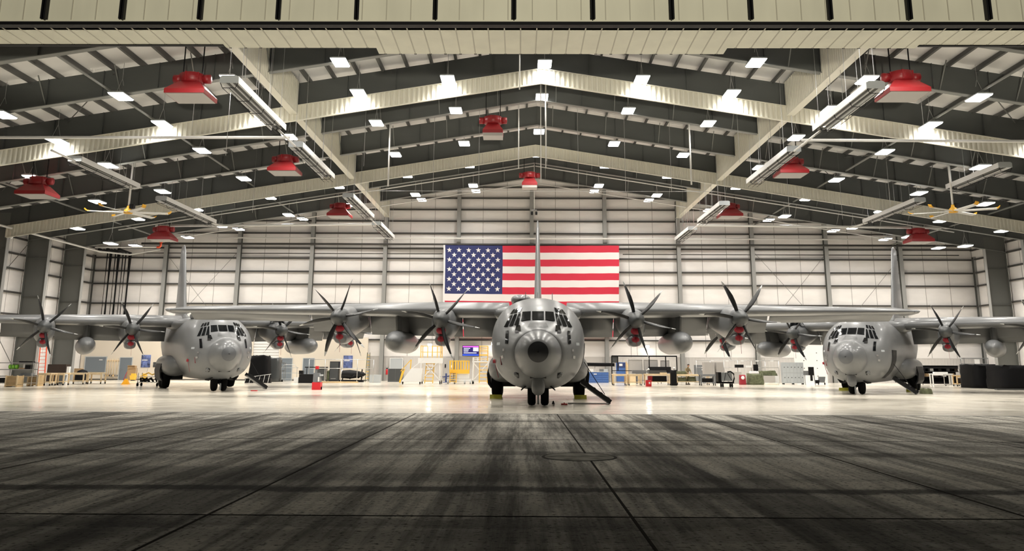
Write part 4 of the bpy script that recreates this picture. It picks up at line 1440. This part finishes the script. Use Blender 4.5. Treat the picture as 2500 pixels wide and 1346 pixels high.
# yellow and white maintenance stands
def stairs_stand(lab, x, y, w_, depth, plat, top, col_frame, col_rail, rz=0, steps=7, skirt=False, group='maintenance stands in front of the flag wall'):
    t = thing('maintenance_stand', lab, 'maintenance stand', (x, y, 0), rz, group)
    hw, hd = w_ / 2, depth / 2
    for sx in (-1, 1):
        for sy in (-1, 1):
            MB(col_frame).bar((sx * hw, sy * hd, .2), (sx * hw * .93, sy * hd, plat), .09).build('leg', None, t)
            MB('tyre').use(0, True).lathe([(.02, -.04), (.13, -.04), (.13, .04), (.02, .04)], (sx * hw, sy * hd, .13), 'X', 12).build('caster', None, t)
    b = MB(col_frame)
    b.box(-hw - .05, hw + .05, -hd, hd, plat - .12, plat)
    b.build('platform', None, t)
    for sy in (-1, 1):
        b = MB(col_frame)
        b.bar((-hw, sy * hd, .3), (hw, sy * hd, plat - .1), .06).bar((hw, sy * hd, .3), (-hw, sy * hd, plat - .1), .06)
        b.bar((-hw, sy * hd, .28), (hw, sy * hd, .28), .09)
        b.build('cross_brace', None, t)
    n = 5
    for i in range(n):
        xx = -hw + w_ * i / (n - 1)
        MB(col_rail).bar((xx, hd, plat), (xx, hd, top), .06).build('rail_post', None, t)
    for sx in (-1, 1):
        MB(col_rail).bar((sx * hw, -hd, plat), (sx * hw, -hd, top), .06).build('rail_post', None, t)
    for z in (top, (top + plat) / 2):
        b = MB(col_rail)
        b.bar((-hw, hd, z), (hw, hd, z), .05).bar((-hw, -hd, z), (-hw, hd, z), .05).bar((hw, -hd, z), (hw, hd, z), .05)
        b.build('guard_rail', None, t)
    return t
def ladder_part(t, col, x0, x1, y0, y1, z0, z1, n, rails=0):
    for x in (x0, x1):
        MB(col).bar((x, y0, z0), (x, y1, z1), .07, .12).build('stringer', None, t)
    for i in range(n):
        q = (i + .5) / n
        MB(col).box(x0, x1, y0 + (y1 - y0) * q - .1, y0 + (y1 - y0) * q + .1, z0 + (z1 - z0) * q - .025, z0 + (z1 - z0) * q + .025).build('step', None, t)
t = stairs_stand('tall white X-braced stand with yellow ladder and yellow top rail, behind the sloped white one', -7.9, 80.0, 1.75, 1.6, 2.25, 3.3, 'white_paint', 'yellow')
ladder_part(t, 'yellow', -.45, .25, -.95, .3, .1, 2.2, 7)
MB('white_paint').box(-1.1, 1.1, -.9, -.85, 1.8, 2.25).build('toe_panel', None, t)
t = thing('loading_ramp', 'sloped white ramp stand with yellow rails on its left, leftmost of the stands', 'maintenance stand', (-9.35, 78.2, 0), 0, 'maintenance stands in front of the flag wall')
MB('white_paint').loft([[(-1.0, 0, .22), (.75, 0, .22), (.75, .9, .22), (-1.0, .9, .22)], [(-.15, .1, 1.3), (.85, .1, 1.3), (.85, .9, 1.3), (-.15, .9, 1.3)]]).build('ramp_panel', None, t)
MB('wall_white').box(-.15, .85, .15, .9, 1.3, 1.36).build('top_deck', None, t)
for x0, z0 in ((-1.1, .2),):
    MB('yellow').bar((-1.15, .5, .1), (-.75, .5, 1.3), .09).build('rail_post', None, t)
    MB('yellow').bar((-.25, .5, 1.3), (-.2, .5, 2.1), .08).build('rail_post', None, t)
    MB('yellow').bar((-1.1, .5, 1.1), (-.25, .5, 2.05), .06).build('hand_rail', None, t)
    MB('yellow').bar((-1.15, .5, .15), (-.9, .5, 1.15), .14).build('side_panel', None, t)
    MB('white_paint').bar((-.1, .5, 1.35), (.9, .5, 2.15), .06).build('hand_rail', None, t)
for sx in (-.85, .65):
    MB('tyre').use(0, True).lathe([(.02, -.04), (.13, -.04), (.13, .04), (.02, .04)], (sx, .2, .13), 'X', 12).build('caster', None, t)
    MB('black_steel').bar((sx, .2, .1), (sx, .2, .24), .05).build('caster_fork', None, t)
t = thing('lift_platform', 'low yellow barred platform on a white wheeled base, middle of the stands', 'maintenance stand', (-5.4, 80.0, 0), 0, 'maintenance stands in front of the flag wall')
for i in range(8):
    x = -.85 + i * .24
    MB('yellow').bar((x, 0, .9), (x, 0, 2.0), .07).build('bar', None, t)
    MB('yellow').bar((x, .9, .9), (x, .9, 2.0), .07).build('bar', None, t)
for yy in (0, .9):
    MB('yellow').bar((-.88, yy, 2.0), (.86, yy, 2.0), .08).build('top_rail', None, t)
    MB('yellow').box(-.88, .86, yy - .02, yy + .02, .9, 1.25).build('kick_panel', None, t)
ladder_part(t, 'yellow', -.8, -.25, -.2, -.05, .1, 1.1, 5)
MB('white_paint').box(-.2, .9, .1, .8, .45, .9).build('machine_box', None, t)
MB('white_paint').box(-1.1, 1.1, .05, .9, .25, .42).build('chassis', None, t)
for sx in (-1.0, -.4, .5, 1.0):
    MB('light_grey').use(0, True).lathe([(.02, -.06), (.15, -.06), (.15, .06), (.02, .06)], (sx, .05, .15), 'X', 12).build('wheel', None, t)
t = stairs_stand('tall white X-braced stand with a yellow caged ladder, beside the centre aircraft', -3.5, 80.8, 1.4, 1.5, 2.0, 2.3, 'white_paint', 'white_paint')
ladder_part(t, 'yellow', -.1, .62, -.9, -.4, .1, 3.3, 10)
for z in (2.55, 2.95, 3.3):
    MB('yellow').use(0, True).tube([(-.1, -.5, z), (-.1, -1.0, z), (.25, -1.15, z), (.62, -1.0, z), (.62, -.5, z)], .04, 6).build('cage_hoop', None, t)
t = thing('switchboard', 'grey electrical cabinet on the back wall between the yellow stands', 'electrical cabinet', (-7.3, YB - .35, 0))
MB('mesh_grey').box(-.48, .48, -.15, .33, .3, 2.3).build('body', None, t)
MB('white_paint').box(.12, .42, -.17, -.15, 1.35, 1.6).build('label_plate', None, t)
MB('black_plastic').box(-.4, -.28, -.2, -.15, 1.35, 1.7).build('switch', None, t)
MB('light_grey').box(-.02, .05, -.2, -.15, 1.2, 2.0).build('conduit', None, t)
t = thing('axle_jack', 'dark blue jack with cross handle on the floor below the electrical cabinet', 'jack', (-7.05, 86.0, 0))
MB('blue_dark').bar((0, 0, 0), (0, 0, .85), .16).build('column', None, t)
MB('blue_dark').bar((-.6, 0, .55), (.6, 0, .55), .07).bar((-.4, 0, .4), (.5, 0, .72), .05).build('handle', None, t)
MB('blue_dark').box(-.3, .3, -.3, .3, 0, .06).build('base', None, t)
# screen
t = thing('wall_screen', 'large lit wall screen showing blue and violet bands left of the centre aircraft', 'screen', (-5.05, YB - .75, 0))
MB('black_plastic').box(-.86, .86, -.02, .08, 2.52, 3.58).build('case', None, t)
MB('screen_navy', 'screen_pink', 'screen_white', 'screen_blue').box(-.82, .82, -.03, -.02, 2.56, 3.54).build('display', None, t)
d = t.children[-1]
for m, x0, x1, z0, z1 in (('screen_pink', -.82, .82, 3.40, 3.54), ('screen_white', .25, .8, 3.0, 3.38), ('screen_blue', -.82, .82, 2.56, 2.70),
                          ('screen_white', -.72, -.05, 3.27, 3.33), ('screen_white', -.72, -.2, 3.12, 3.18), ('screen_white', -.72, -.25, 2.98, 3.04), ('screen_white', -.72, .6, 2.80, 2.87)):
    MB(m).box(x0, x1, -.04, -.031, z0, z1).build('display_block', None, d)
MB('black_steel').bar((0, .05, 3.0), (0, .72, 3.0), .1).build('bracket', None, t)

# right of the centre aircraft
t = thing('drawer_cabinet', 'wide blue drawer cabinet on the floor right of the centre aircraft', 'drawer cabinet', (7.7, 87.8, 0))
MB('blue').box(-.95, .95, 0, .7, 0, 1.0).build('body', None, t)
for i in range(3):
    for k in range(4):
        MB('blue').box(-.92 + i * .63, -.92 + i * .63 + .58, -.025, 0, .1 + k * .21, .27 + k * .21).build('drawer', None, t)
MB('light_grey').box(-.97, .97, -.02, .72, 1.0, 1.05).build('work_top', None, t)
MB('white_paint').box(-.5, -.2, -.03, -.025, .78, .86).build('label', None, t)
for x, lab, m in ((7.0, 'white parcel on the left end of the blue drawer cabinet', 'white_paint'), (8.0, 'dark grey case on top of the blue drawer cabinet', 'grey_paint'), (8.4, 'pale grey box on the right end of the blue drawer cabinet', 'light_grey')):
    boxthing('parcel', lab, 'box', m, x - .2, x + .2, 87.95, 88.3, 1.06, 1.3)
o = MB('black_cloth').use(0, True).tube([(6.6, 90.2, 1.75), (9.5, 90.2, 1.72)], .17, 10).build('fabric_roll')
tag(o, 'long black roll lying on the rail above the blue drawer cabinet', 'roll')
railing('grey pipe rail carrying the long black roll right of the centre aircraft', 6.5, 9.6, 90.25, 1.55, 3, (1.0, 1.55))
t = thing('storage_cabinet', 'tall narrow blue cabinet left of the plywood panel', 'cabinet', (9.94, 88.3, 0))
MB('blue').box(-.44, .44, 0, .6, 0, 1.95).build('body', None, t)
MB('blue_dark').box(-.4, .4, -.02, 0, 1.45, 1.9).build('upper_door', None, t)
MB('blue').box(-.4, .4, -.02, 0, .1, 1.42).build('lower_door', None, t)
MB('white_paint').box(-.18, .14, -.03, -.02, 1.6, 1.82).build('notice', None, t)
t = thing('plywood_sheet', 'tall tan plywood panel standing behind the wooden benches', 'panel', (11.05, 88.2, 0))
MB('wood_pale').box(-.55, .55, .05, .12, 0, 1.85).build('board', None, t)
for sx in (-.6, .58):
    MB('wood').box(sx - .06, sx + .06, 0, .16, 0, 2.0).build('stile', None, t)
MB('white_paint').box(.1, .35, .03, .05, 1.25, 1.6).build('paper_sheet', None, t)
MB('white_paint').box(-.35, -.1, .03, .05, .8, 1.15).build('paper_sheet', None, t)
# open black pipe frame
t = thing('gantry_stand', 'large open black frame standing over the wooden benches right of the centre aircraft', 'frame', (11.3, 81.6, 0))
for x in (-2.95, -2.4, .45, 1.95, 2.95):
    MB('black_steel').bar((x, 0, 0 if abs(x) > 2.8 else 1.2), (x, 0, 2.5), .09).build('post', None, t)
MB('black_steel').bar((-2.95, 0, 2.5), (2.98, 0, 2.5), .12).build('top_beam', None, t)
MB('black_steel').bar((-2.95, 0, 1.2), (2.98, 0, 1.2), .06).build('lower_beam', None, t)
MB('deep_grey').box(-2.95, -2.4, .0, .05, 1.9, 2.5).build('corner_panel', None, t)
for i, (x, w_, z0, z1) in enumerate(((-.35, 1.3, 1.35, 2.15), (1.1, 1.3, 1.35, 2.15), (2.45, .8, 1.4, 2.1))):
    t = thing('wire_mesh_panel', 'grey wire mesh panel hung behind the black frame, %s of three' % ('left', 'middle', 'right')[i], 'mesh panel', (11.3 + x, 85.2, 0), 0, 'mesh panels behind the black frame')
    b = MB('mesh_grey')
    b.box(-w_ / 2, w_ / 2, 0, .03, z0 - .6, z1)
    b.build('panel', None, t)
    MB('metal').box(-w_ / 2 - .03, w_ / 2 + .03, -.02, .0, z1, z1 + .05).build('top_edge', None, t)
    for sx in (-1, 1):
        MB('metal').bar((sx * w_ / 2, 0, 0), (sx * w_ / 2, 0, z1), .05).build('post', None, t)
boxthing('equipment_case', 'long dark case on the bench behind the black frame, right side', 'case', 'black_plastic', 12.1, 14.15, 84.2, 84.8, 1.0, 1.55)
bench('steel_table', 'long dark steel table behind the black frame', 'table', 10.9, 14.6, 84.1, .9, 1.0, 'grey_paint', .35, False)
bench('wooden_bench', 'square pale wooden bench directly right of the centre aircraft', 'workbench', 7.95, 9.15, 76.9, 1.1, .95, group='pale wooden benches on the right')
bench('wooden_bench', 'square pale wooden bench second right of the centre aircraft, before the plywood panel', 'workbench', 9.3, 10.5, 77.2, 1.1, .95, group='pale wooden benches on the right')
bench('wooden_bench', 'long pale wooden bench behind the small red box', 'workbench', 10.95, 13.2, 78.9, 1.1, .97, group='pale wooden benches on the right')
bench('wooden_bench', 'long pale wooden bench right of the black wrapped column, before the person', 'workbench', 13.9, 16.9, 80.2, 1.0, .93, group='pale wooden benches on the right')
boxthing('steel_case', 'long flat grey case on the bench before the plywood panel', 'case', 'grey_paint', 9.9, 11.3, 79.1, 79.6, .975, 1.27)
boxthing('steel_case', 'long flat dark case on the bench behind the red box', 'case', 'deep_grey', 11.4, 12.9, 79.2, 79.8, .975, 1.24)
boxthing('parts_tray', 'pale tray on the bench behind the red box, beside the dark case', 'tray', 'wood_pale', 12.3, 12.9, 79.0, 79.18, .975, 1.08)
boxthing('parts_bin', 'black bin under the bench behind the red box', 'bin', 'black_plastic', 11.7, 12.9, 79.2, 79.8, .305, .78)
boxthing('parts_bin', 'dark red bin under the bench behind the red box', 'bin', 'cover_red', 11.3, 11.65, 79.2, 79.8, .305, .78)
t = thing('desk_lamp', 'small white lamp with bent neck on the bench behind the red box', 'lamp', (11.15, 79.0, .97))
MB('white_paint').use(0, True).lathe([(.02, 0), (.1, .01), (.1, .03), (.02, .04)]).build('base', None, t)
MB('white_paint').tube([(0, 0, .03), (-.05, 0, .3), (.12, 0, .42)], .02, 6).build('neck', None, t)
MB('white_paint').use(0, True).lathe([(.03, .1), (.09, -.04), (.08, -.05)], (.16, 0, .38)).build('shade', None, t)
t = thing('red_box', 'small bright red box with white label on the floor before the benches', 'box', (10.63, 74.4, 0))
MB('red').box(-.22, .22, 0, .4, 0, .5).build('body', None, t)
MB('white_paint').box(-.0, .12, -.01, 0, .2, .36).build('label', None, t)
o = lumpy('wrapped_column', 'upright object wrapped in black between two wooden benches', 'wrapped object', 13.0, 13.55, 77.6, 78.2, 1.35, 'black_cloth', 21, top=.9)
MB('white_paint').use(0, True).lathe([(.02, 0), (.09, .03), (.09, .18), (.02, .22)], (13.35, 77.9, 1.34)).build('white_cap', None, o)
lumpy('kit_bag', 'olive kit bag on the lower shelf by the person, right half', 'bag', 14.95, 15.75, 80.4, 81.0, .42, 'olive', 31).location.z = .31
lumpy('kit_bag', 'olive kit bag on the lower shelf by the person, left half', 'bag', 14.1, 14.9, 80.4, 81.0, .36, 'olive', 32).location.z = .31
lumpy('green_case', 'dark green soft case lying on the bench left of the person', 'case', 13.95, 14.9, 80.35, 80.8, .28, 'olive', 33).location.z = .935

# the person in camouflage clothing, bent over the bench with the back turned
def person():
    t = thing('person', 'person in camouflage clothing bent over the wooden bench, back half turned', 'person', (15.2, 81.75, 0), .35)
    V = [(0, 0, .96), (0, .02, 1.15), (0, -.06, 1.36), (0, -.10, 1.46), (0, -.16, 1.55), (0, -.22, 1.63),
         (.10, .0, .90), (.12, -.02, .50), (.12, .06, .09), (.12, -.08, .05), (-.10, .0, .90), (-.12, -.02, .50), (-.12, .06, .09), (-.12, -.08, .05),
         (.20, -.05, 1.38), (.27, -.15, 1.13), (.16, -.38, 1.03), (-.20, -.05, 1.38), (-.27, -.15, 1.13), (-.16, -.38, 1.03)]
    E_ = [(0, 1), (1, 2), (2, 3), (3, 4), (4, 5), (0, 6), (6, 7), (7, 8), (8, 9), (0, 10), (10, 11), (11, 12), (12, 13), (2, 14), (14, 15), (15, 16), (2, 17), (17, 18), (18, 19)]
    RR = [.16, .155, .18, .07, .065, .10, .10, .075, .05, .045, .10, .075, .05, .045, .08, .06, .045, .08, .06, .045]
    me = bpy.data.meshes.new('body')
    me.from_pydata(V, E_, [])
    o = bpy.data.objects.new('body', me)
    COL.objects.link(o)
    o.parent = t
    me.materials.append(MATS['camo'])
    sk = o.modifiers.new('skin', 'SKIN')
    for i, q in enumerate(me.skin_vertices[0].data):
        q.radius = (RR[i], RR[i] * (.8 if i < 3 else 1))
        q.use_root = (i == 0)
    o.modifiers.new('sub', 'SUBSURF').levels = 2
    o.modifiers['sub'].render_levels = 2
    b = MB('flesh').use(0, True)
    b.lathe([(.015, -.12), (.06, -.115), (.085, -.06), (.098, 0), (.092, .06), (.06, .105), (.01, .12)], (0, -.24, 1.68), 'Z', 16)
    b.box(-.015, .015, -.36, -.32, 1.64, 1.69)
    for s in (-1, 1):
        b.lathe([(.01, -.02), (.035, 0), (.01, .02)], (s * .10, -.23, 1.67), 'X', 8)
    b.build('head', None, t)
    b = MB('hair').use(0, True)
    b.lathe([(.095, -.02), (.108, .03), (.10, .08), (.065, .12), (.01, .135)], (0, -.23, 1.685), 'Z', 16)
    b.build('hair', None, t)
    for s in (-1, 1):
        b = MB('flesh').use(0, True)
        hx, hy, hz = s * .15, -.42, 1.01
        b.tube([(hx, hy + .05, hz), (hx, hy - .0, hz), (hx, hy - .05, hz - .01)], [.03, .042, .036], 8)
        for k in range(4):
            fx = hx - .03 + k * .02
            L_ = (.07, .08, .075, .06)[k]
            b.tube([(fx, hy - .04, hz - .005), (fx, hy - .04 - L_ * .6, hz - .015), (fx, hy - .04 - L_, hz - .045)], [.010, .009, .008], 6)
        b.tube([(hx - s * .035, hy, hz), (hx - s * .06, hy - .035, hz - .01), (hx - s * .055, hy - .065, hz - .03)], [.011, .010, .008], 6)
        b.build('hand', None, t)
        b = MB('black_plastic').use(0, True)
        b.loft([[(s * .12 + a, y, .05 + c) for a, c in superellipse(hw, hh, 2.5, 12)] for y, hw, hh in ((.12, .04, .05), (.06, .055, .055), (-.08, .055, .045), (-.17, .04, .035))])
        b.build('boot', None, t)
person()
t = thing('metal_cabinet', 'dark grey wall cabinet right of the person with white papers on it', 'cabinet', (18.1, 90.6, 0))
MB('grey_paint').box(-.45, .45, 0, .6, 0, 1.72).build('body', None, t)
for z in (1.2, 1.42):
    MB('white_paint').box(.2, .44, -.02, 0, z, z + .12).build('paper', None, t)
for i, (x0, x1, y, lab) in enumerate(((17.7, 18.65, 86.4, 'tall ribbed grey metal container left of the white cart'), (18.9, 19.6, 86.6, 'narrower ribbed grey metal container behind the white cart'))):
    t = thing('metal_container', lab, 'container', ((x0 + x1) / 2, y, 0), 0, 'ribbed grey containers')
    w_ = (x1 - x0) / 2
    b = MB('mesh_grey').box(-w_, w_, 0, .9, .6, 2.0)
    for k in range(8):
        xx = -w_ + (k + .5) * 2 * w_ / 8
        b.box(xx - .015, xx + .015, -.03, 0, .65, 1.95)
    b.build('body', None, t)
    for sx in (-1, 1):
        MB('grey_paint').bar((sx * (w_ - .06), .1, 0), (sx * (w_ - .06), .1, .6), .07).build('leg', None, t)
        MB('grey_paint').bar((sx * (w_ - .06), .8, 0), (sx * (w_ - .06), .8, .6), .07).build('leg', None, t)
bench('steel_table', 'grey steel table with dark goods beneath, left of the white cart', 'table', 15.6, 16.95, 77.9, .9, .96, 'grey_paint', .3, True)
boxthing('parts_bin', 'black bin under the grey steel table left of the white cart', 'bin', 'black_plastic', 15.8, 16.7, 78.1, 78.6, .305, .62)
t = thing('covered_cart', 'white-topped cart with black frame and wheels standing forward of the racks', 'cart', (16.7, 72.9, 0))
MB('light_grey').loft([[(-.42, 0, .5), (.48, 0, .5), (.48, .9, .5), (-.42, .9, .5)], [(-.5, .05, 1.16), (.46, .05, 1.16), (.46, .85, 1.16), (-.5, .85, 1.16)]]).build('cover', None, t)
MB('black_plastic').box(-.66, -.42, -.02, .9, .35, 1.18).build('side_panel', None, t)
MB('black_plastic').use(0, True).tube([(.5, 0, .35), (.62, 0, .7), (.6, 0, 1.05), (.35, 0, 1.24), (.1, 0, 1.2)], .06, 8).build('hose', None, t)
MB('black_plastic').use(0, True).tube([(-.2, -.03, .5), (-.05, -.04, 1.15)], .02, 6).build('strap', None, t)
MB('black_plastic').use(0, True).tube([(.05, -.04, 1.15), (.4, -.03, .55)], .02, 6).build('strap', None, t)
MB('black_steel').box(-.66, .6, 0, .9, .3, .42).build('chassis', None, t)
for sx in (-.45, -.3, .3, .45):
    MB('tyre').use(0, True).lathe([(.02, -.04), (.15, -.04), (.15, .04), (.02, .04)], (sx, .1, .15), 'X', 12).build('wheel', None, t)
    MB('black_steel').bar((sx, .1, .15), (sx, .1, .32), .05).build('fork', None, t)
o = lumpy('red_covered_part', 'rounded part under a red cover with white front, right of the white cart', 'covered part', 19.95, 20.55, 81.8, 82.4, .9, 'cover_red', 41)
MB('white_paint').use(0, True).lathe([(.02, -.03), (.16, -.02), (.16, .02), (.02, .03)], (20.22, 81.8, .62), 'Y', 12).build('front_disc', None, o)
o = lumpy('engine_stand', 'bulky olive-covered machine with a white cloth on top, before the racks', 'covered machine', 20.75, 22.3, 82.0, 83.2, 1.05, 'olive', 43)
o2 = lumpy('cloth', 'crumpled white cloth on top of the olive-covered machine', 'cloth', 21.0, 21.9, 82.3, 82.9, .22, 'flag_white', 44)
o2.location.z = .98
t = railing('wide grey pipe rack behind the olive-covered machine and white cart', 17.2, 25.2, 87.6, 2.15, 6, (1.5, 2.15))
for i in range(5):
    MB('white_paint').box(-2.6 + i * 1.45, -2.3 + i * 1.45, -.05, -.02, 2.08, 2.2).build('tag', None, t)
for i, (x, z, m, lab) in enumerate(((21.3, 1.5, 'black_plastic', 'row of black instruments with white dials on the pipe rack'), (22.2, 1.5, 'white_paint', 'white box on the pipe rack right of the black instruments'), (22.9, 1.2, 'black_cloth', 'black bag hanging on the pipe rack'))):
    boxthing('rack_item', lab, 'rack item', m, x - .4 + .1 * i, x + .4 - .1 * i, 87.25, 87.565, z, z + (.28, .2, .6)[i])
boxthing('steel_case', 'grey-brown case on the floor right of the olive-covered machine', 'case', 'mesh_grey', 22.7, 23.9, 84.5, 85.2, 0, .75)
boxthing('container', 'upright white container left of the grey lockers', 'container', 'white_paint', 24.0, 24.45, 85.2, 85.7, 0, .75)
boxthing('steel_case', 'grey case on the floor under the pipe rack behind the white cart', 'case', 'mesh_grey', 20.0, 21.2, 86.2, 86.9, .0, 1.1)
lumpy('camouflage_netting', 'olive camouflage netting lying across the cases left of the grey lockers', 'netting', 22.75, 24.5, 85.6, 86.6, .5, 'olive', 47).location.z = .76
o = lumpy('cloth', 'low cream cloth heap on the floor before the olive-covered machine', 'cloth', 21.9, 23.2, 80.6, 81.4, .2, 'cream', 48)
t = thing('locker_unit', 'wide pale grey steel locker unit with rows of small vents', 'lockers', (25.6, 84.4, 0))
MB('light_grey').box(-.98, .98, 0, .6, .1, 2.0).build('body', None, t)
for i in range(6):
    x = -.98 + (i + .5) * 1.96 / 6
    for z in (.12, 1.06):
        d = MB('light_grey').box(x - .155, x + .155, -.02, 0, z, z + .9).build('locker_door', None, t)
        MB('deep_grey').box(x - .035, x + .035, -.03, -.02, z + .46, z + .54).build('vent', None, d)
for x in (-.9, 0, .9):
    MB('black_plastic').box(x - .05, x + .05, .05, .5, 0, .1).build('foot', None, t)
t = thing('notice_stand', 'grey stand with a tall black panel right of the lockers', 'stand', (26.65, 83.0, 0))
for sx in (-.42, .48):
    MB('grey_paint').bar((sx, 0, 0), (sx * .9, .2, 1.2), .05).build('leg', None, t)
MB('grey_paint').box(-.5, .1, .1, .2, .85, 1.25).build('tray', None, t)
MB('black_plastic').box(-.05, .45, .05, .12, .85, 1.6).build('panel', None, t)
MB('black_plastic').box(.08, .28, .0, .1, .35, .9).build('lower_panel', None, t)
t = thing('hand_cart', 'small grey hand cart on the floor before the tall white board', 'cart', (27.75, 83.3, 0))
MB('grey_paint').loft([[(-.1, 0, .2), (.35, 0, .2), (.35, .5, .2), (-.1, .5, .2)], [(-.05, 0, .72), (.45, 0, .72), (.45, .5, .72), (-.05, .5, .72)]]).build('tub', None, t)
MB('black_plastic').box(-.45, -.12, .1, .4, .12, .42).build('tool_bag', None, t)
for sx in (-.2, .38):
    MB('tyre').use(0, True).lathe([(.02, -.03), (.1, -.03), (.1, .03), (.02, .03)], (sx, .1, .1), 'X', 10).build('wheel', None, t)
t = thing('white_board', 'very tall white drilled board standing behind the right aircraft', 'board', (28.9, 89.6, 0))
b = MB('white_paint')
b.prism([(-1.35, 0), (1.65, 0), (1.65, 3.7), (-1.5, 3.7), (-1.55, 2.2)], 0, .08)
b.build('board', None, t)
for i in range(4):
    for k in range(2):
        MB('deep_grey').use(0, True).lathe([(.005, -.01), (.05, -.01), (.05, 0), (.005, 0)], (-.6 + k * 1.3, 0, .7 + i * .75), 'Y', 8).build('hole', None, t)
MB('light_grey').bar((0, .08, 2.5), (0, 1.2, .05), .08).build('prop', None, t)

# right of the right aircraft
t = wire_rack('shelf_rack', 'wide black shelf rack filled with parts right of the right aircraft', 37.5, 41.0, 84.2, .8, 1.75, 4, 'black_steel')
MB('black_cloth').box(-1.75, 1.75, .82, .86, .1, 1.72).build('back_sheet', None, t)
MB('black_cloth').box(-1.75, 1.75, -.02, .02, 1.5, 1.78).build('header_board', None, t)
for i in range(9):
    x = 37.75 + i * .38
    z = (1.22, .72)[i % 2]
    m = ('black_plastic', 'cardboard', 'white_paint', 'hair', 'black_plastic', 'white_paint', 'deep_grey', 'cardboard', 'hair')[i]
    boxthing('parts_box', '%s parts box, %s from the left on the black rack by the right aircraft' % (('dark', 'brown', 'white', 'dark brown', 'black', 'white', 'grey', 'brown', 'dark brown')[i], ORD[i + 1] if i < 7 else ('eighth', 'ninth')[i - 7]), 'box', m, x - .15, x + .15, 84.35, 84.8, z + .03, z + .33)
bench('white_table', 'white-topped table in front of the black rack by the right aircraft', 'table', 37.7, 39.6, 82.6, .7, 1.05, 'white_paint', 0, False)
boxthing('parcel', 'flat white parcel on the white-topped table', 'box', 'white_paint', 38.0, 39.2, 82.7, 83.1, 1.055, 1.2)
t = thing('frame_trolley', 'grey tubular trolley frame in front of the black rack by the right aircraft', 'trolley', (38.9, 81.2, 0))
for x in (-.8, -.2, .4):
    MB('metal').bar((x, 0, .1), (x, 0, .95), .05).build('upright', None, t)
for z in (.12, .95):
    MB('metal').bar((-.85, 0, z), (.6, 0, z), .05).build('rail', None, t)
MB('white_paint').box(.42, .52, 0, .3, .2, .8).build('bag', None, t)
for x in (-.7, .5):
    MB('tyre').use(0, True).lathe([(.02, -.03), (.06, -.03), (.06, .03), (.02, .03)], (x, 0, .06), 'X', 8).build('wheel', None, t)
t = thing('step_ladder', 'grey metal step ladder standing right of the white-topped table', 'ladder', (40.0, 81.6, 0))
for sx in (-.22, .22):
    MB('mesh_grey').bar((sx, 0, 0), (sx * .8, .3, 1.75), .05).build('rail', None, t)
for i in range(5):
    MB('mesh_grey').box(-.2, .2, .05 + .055 * i - .03, .05 + .055 * i + .08, .3 + .32 * i, .34 + .32 * i).build('step', None, t)
bench('wooden_bench', 'yellowish wooden bench left of the big black covers', 'workbench', 38.35, 39.95, 79.4, .9, .94, 'wood', .25, True)
boxthing('parts_box', 'brown box under the yellowish wooden bench', 'box', 'hair', 38.6, 39.6, 79.7, 80.1, .26, .7)
boxthing('leaning_sheet', 'upright white panel leaning on the back of the black rack by the right aircraft', 'panel', 'white_paint', 41.15, 41.55, 84.4, 84.5, .0, 1.75)
wire_rack('shelf_rack', 'tall grey wire rack behind the big black covers on the right', 44.6, 47.0, 90.4, .7, 2.55, 5, 'grey_paint')
boxthing('notice', 'small white notice on the right wall rack behind the black covers', 'notice', 'white_paint', 45.6, 46.1, 90.3, 90.36, 1.95, 2.4)
lumpy('covered_crate', 'big crate under a black cover at the right edge, nearest the right aircraft', 'covered crate', 36.9, 38.9, 73.2, 76.2, 1.92, 'black_cloth', 61, 'crates under black covers', .96)
lumpy('covered_crate', 'big crate under a shiny black cover cut by the right edge of the frame', 'covered crate', 37.2, 41.0, 69.6, 72.8, 1.88, 'black_cloth', 62, 'crates under black covers', .95)
boxthing('floor_strip', 'long dark strip lying on the floor in front of the black covers', 'strip', 'deep_grey', 36.0, 39.3, 68.4, 68.8, 0.002, .09)
# floor items by the aircraft
tag(MB('red').box(-.14, .14, -.14, .14, 0, .05).box(-.02, .02, -.02, .02, .05, .1).build('cable_plate', loc=(2.02, 41.2, 0)), 'flat red plate on the floor right of the centre nose wheels', 'plate')
tag(MB('black_plastic').use(0, True).tube([(0, 0, .02), (.5, .1, .02), (1.2, -.1, .02), (1.95, .1, .02)], .02, 6).build('cable', loc=(2.25, 42.3, 0)), 'thin black cable on the floor right of the centre nose wheels', 'cable')
tag(MB('red').box(-.2, .2, -.1, .1, 0, .05).build('cable_plate', loc=(-17.2, 58.3, 0)), 'flat orange-red plate on the floor right of the left aircraft nose wheels', 'plate')
tag(MB('black_plastic').lathe([(.02, 0), (.08, .01), (.05, .06), (.02, .14)], k=10).build('floor_cone', loc=(1.55, 41.9, 0)), 'tiny black cone on the floor beside the centre nose wheels', 'cone')
def chock(x, y, rz, lab):
    o = MB('chock_yellow').prism([(-.28, 0), (.28, 0), (.1, .2), (-.1, .2)], -.32, .32, 'Y').build('wheel_chock', loc=(x, y, 0), rot=(0, 0, rz))
    tag(o, lab, 'wheel chock', 'yellow wheel chocks')
for a, lab in ((A0, 'centre'), (A2, 'right')):
    M = Matrix.Translation(a.location) @ Matrix.Rotation(a.rotation_euler.z, 4, 'Z')
    for s, sd in ((-1, 'left'), (1, 'right')):
        p = M @ Vector((s * 2.24, 10.85, 0))
        chock(p.x, p.y, a.rotation_euler.z + PI / 2, 'yellow wheel chock ahead of the main wheels on the %s of the %s aircraft' % (sd, lab))
M = Matrix.Translation(A2.location) @ Matrix.Rotation(A2.rotation_euler.z, 4, 'Z')
p = M @ Vector((3.6, 6.6, 0))
o = lumpy('kit_bag', 'small olive and yellow kit heap on the floor under the right aircraft door', 'bag', p.x - .35, p.x + .35, p.y - .3, p.y + .3, .38, 'olive', 71)
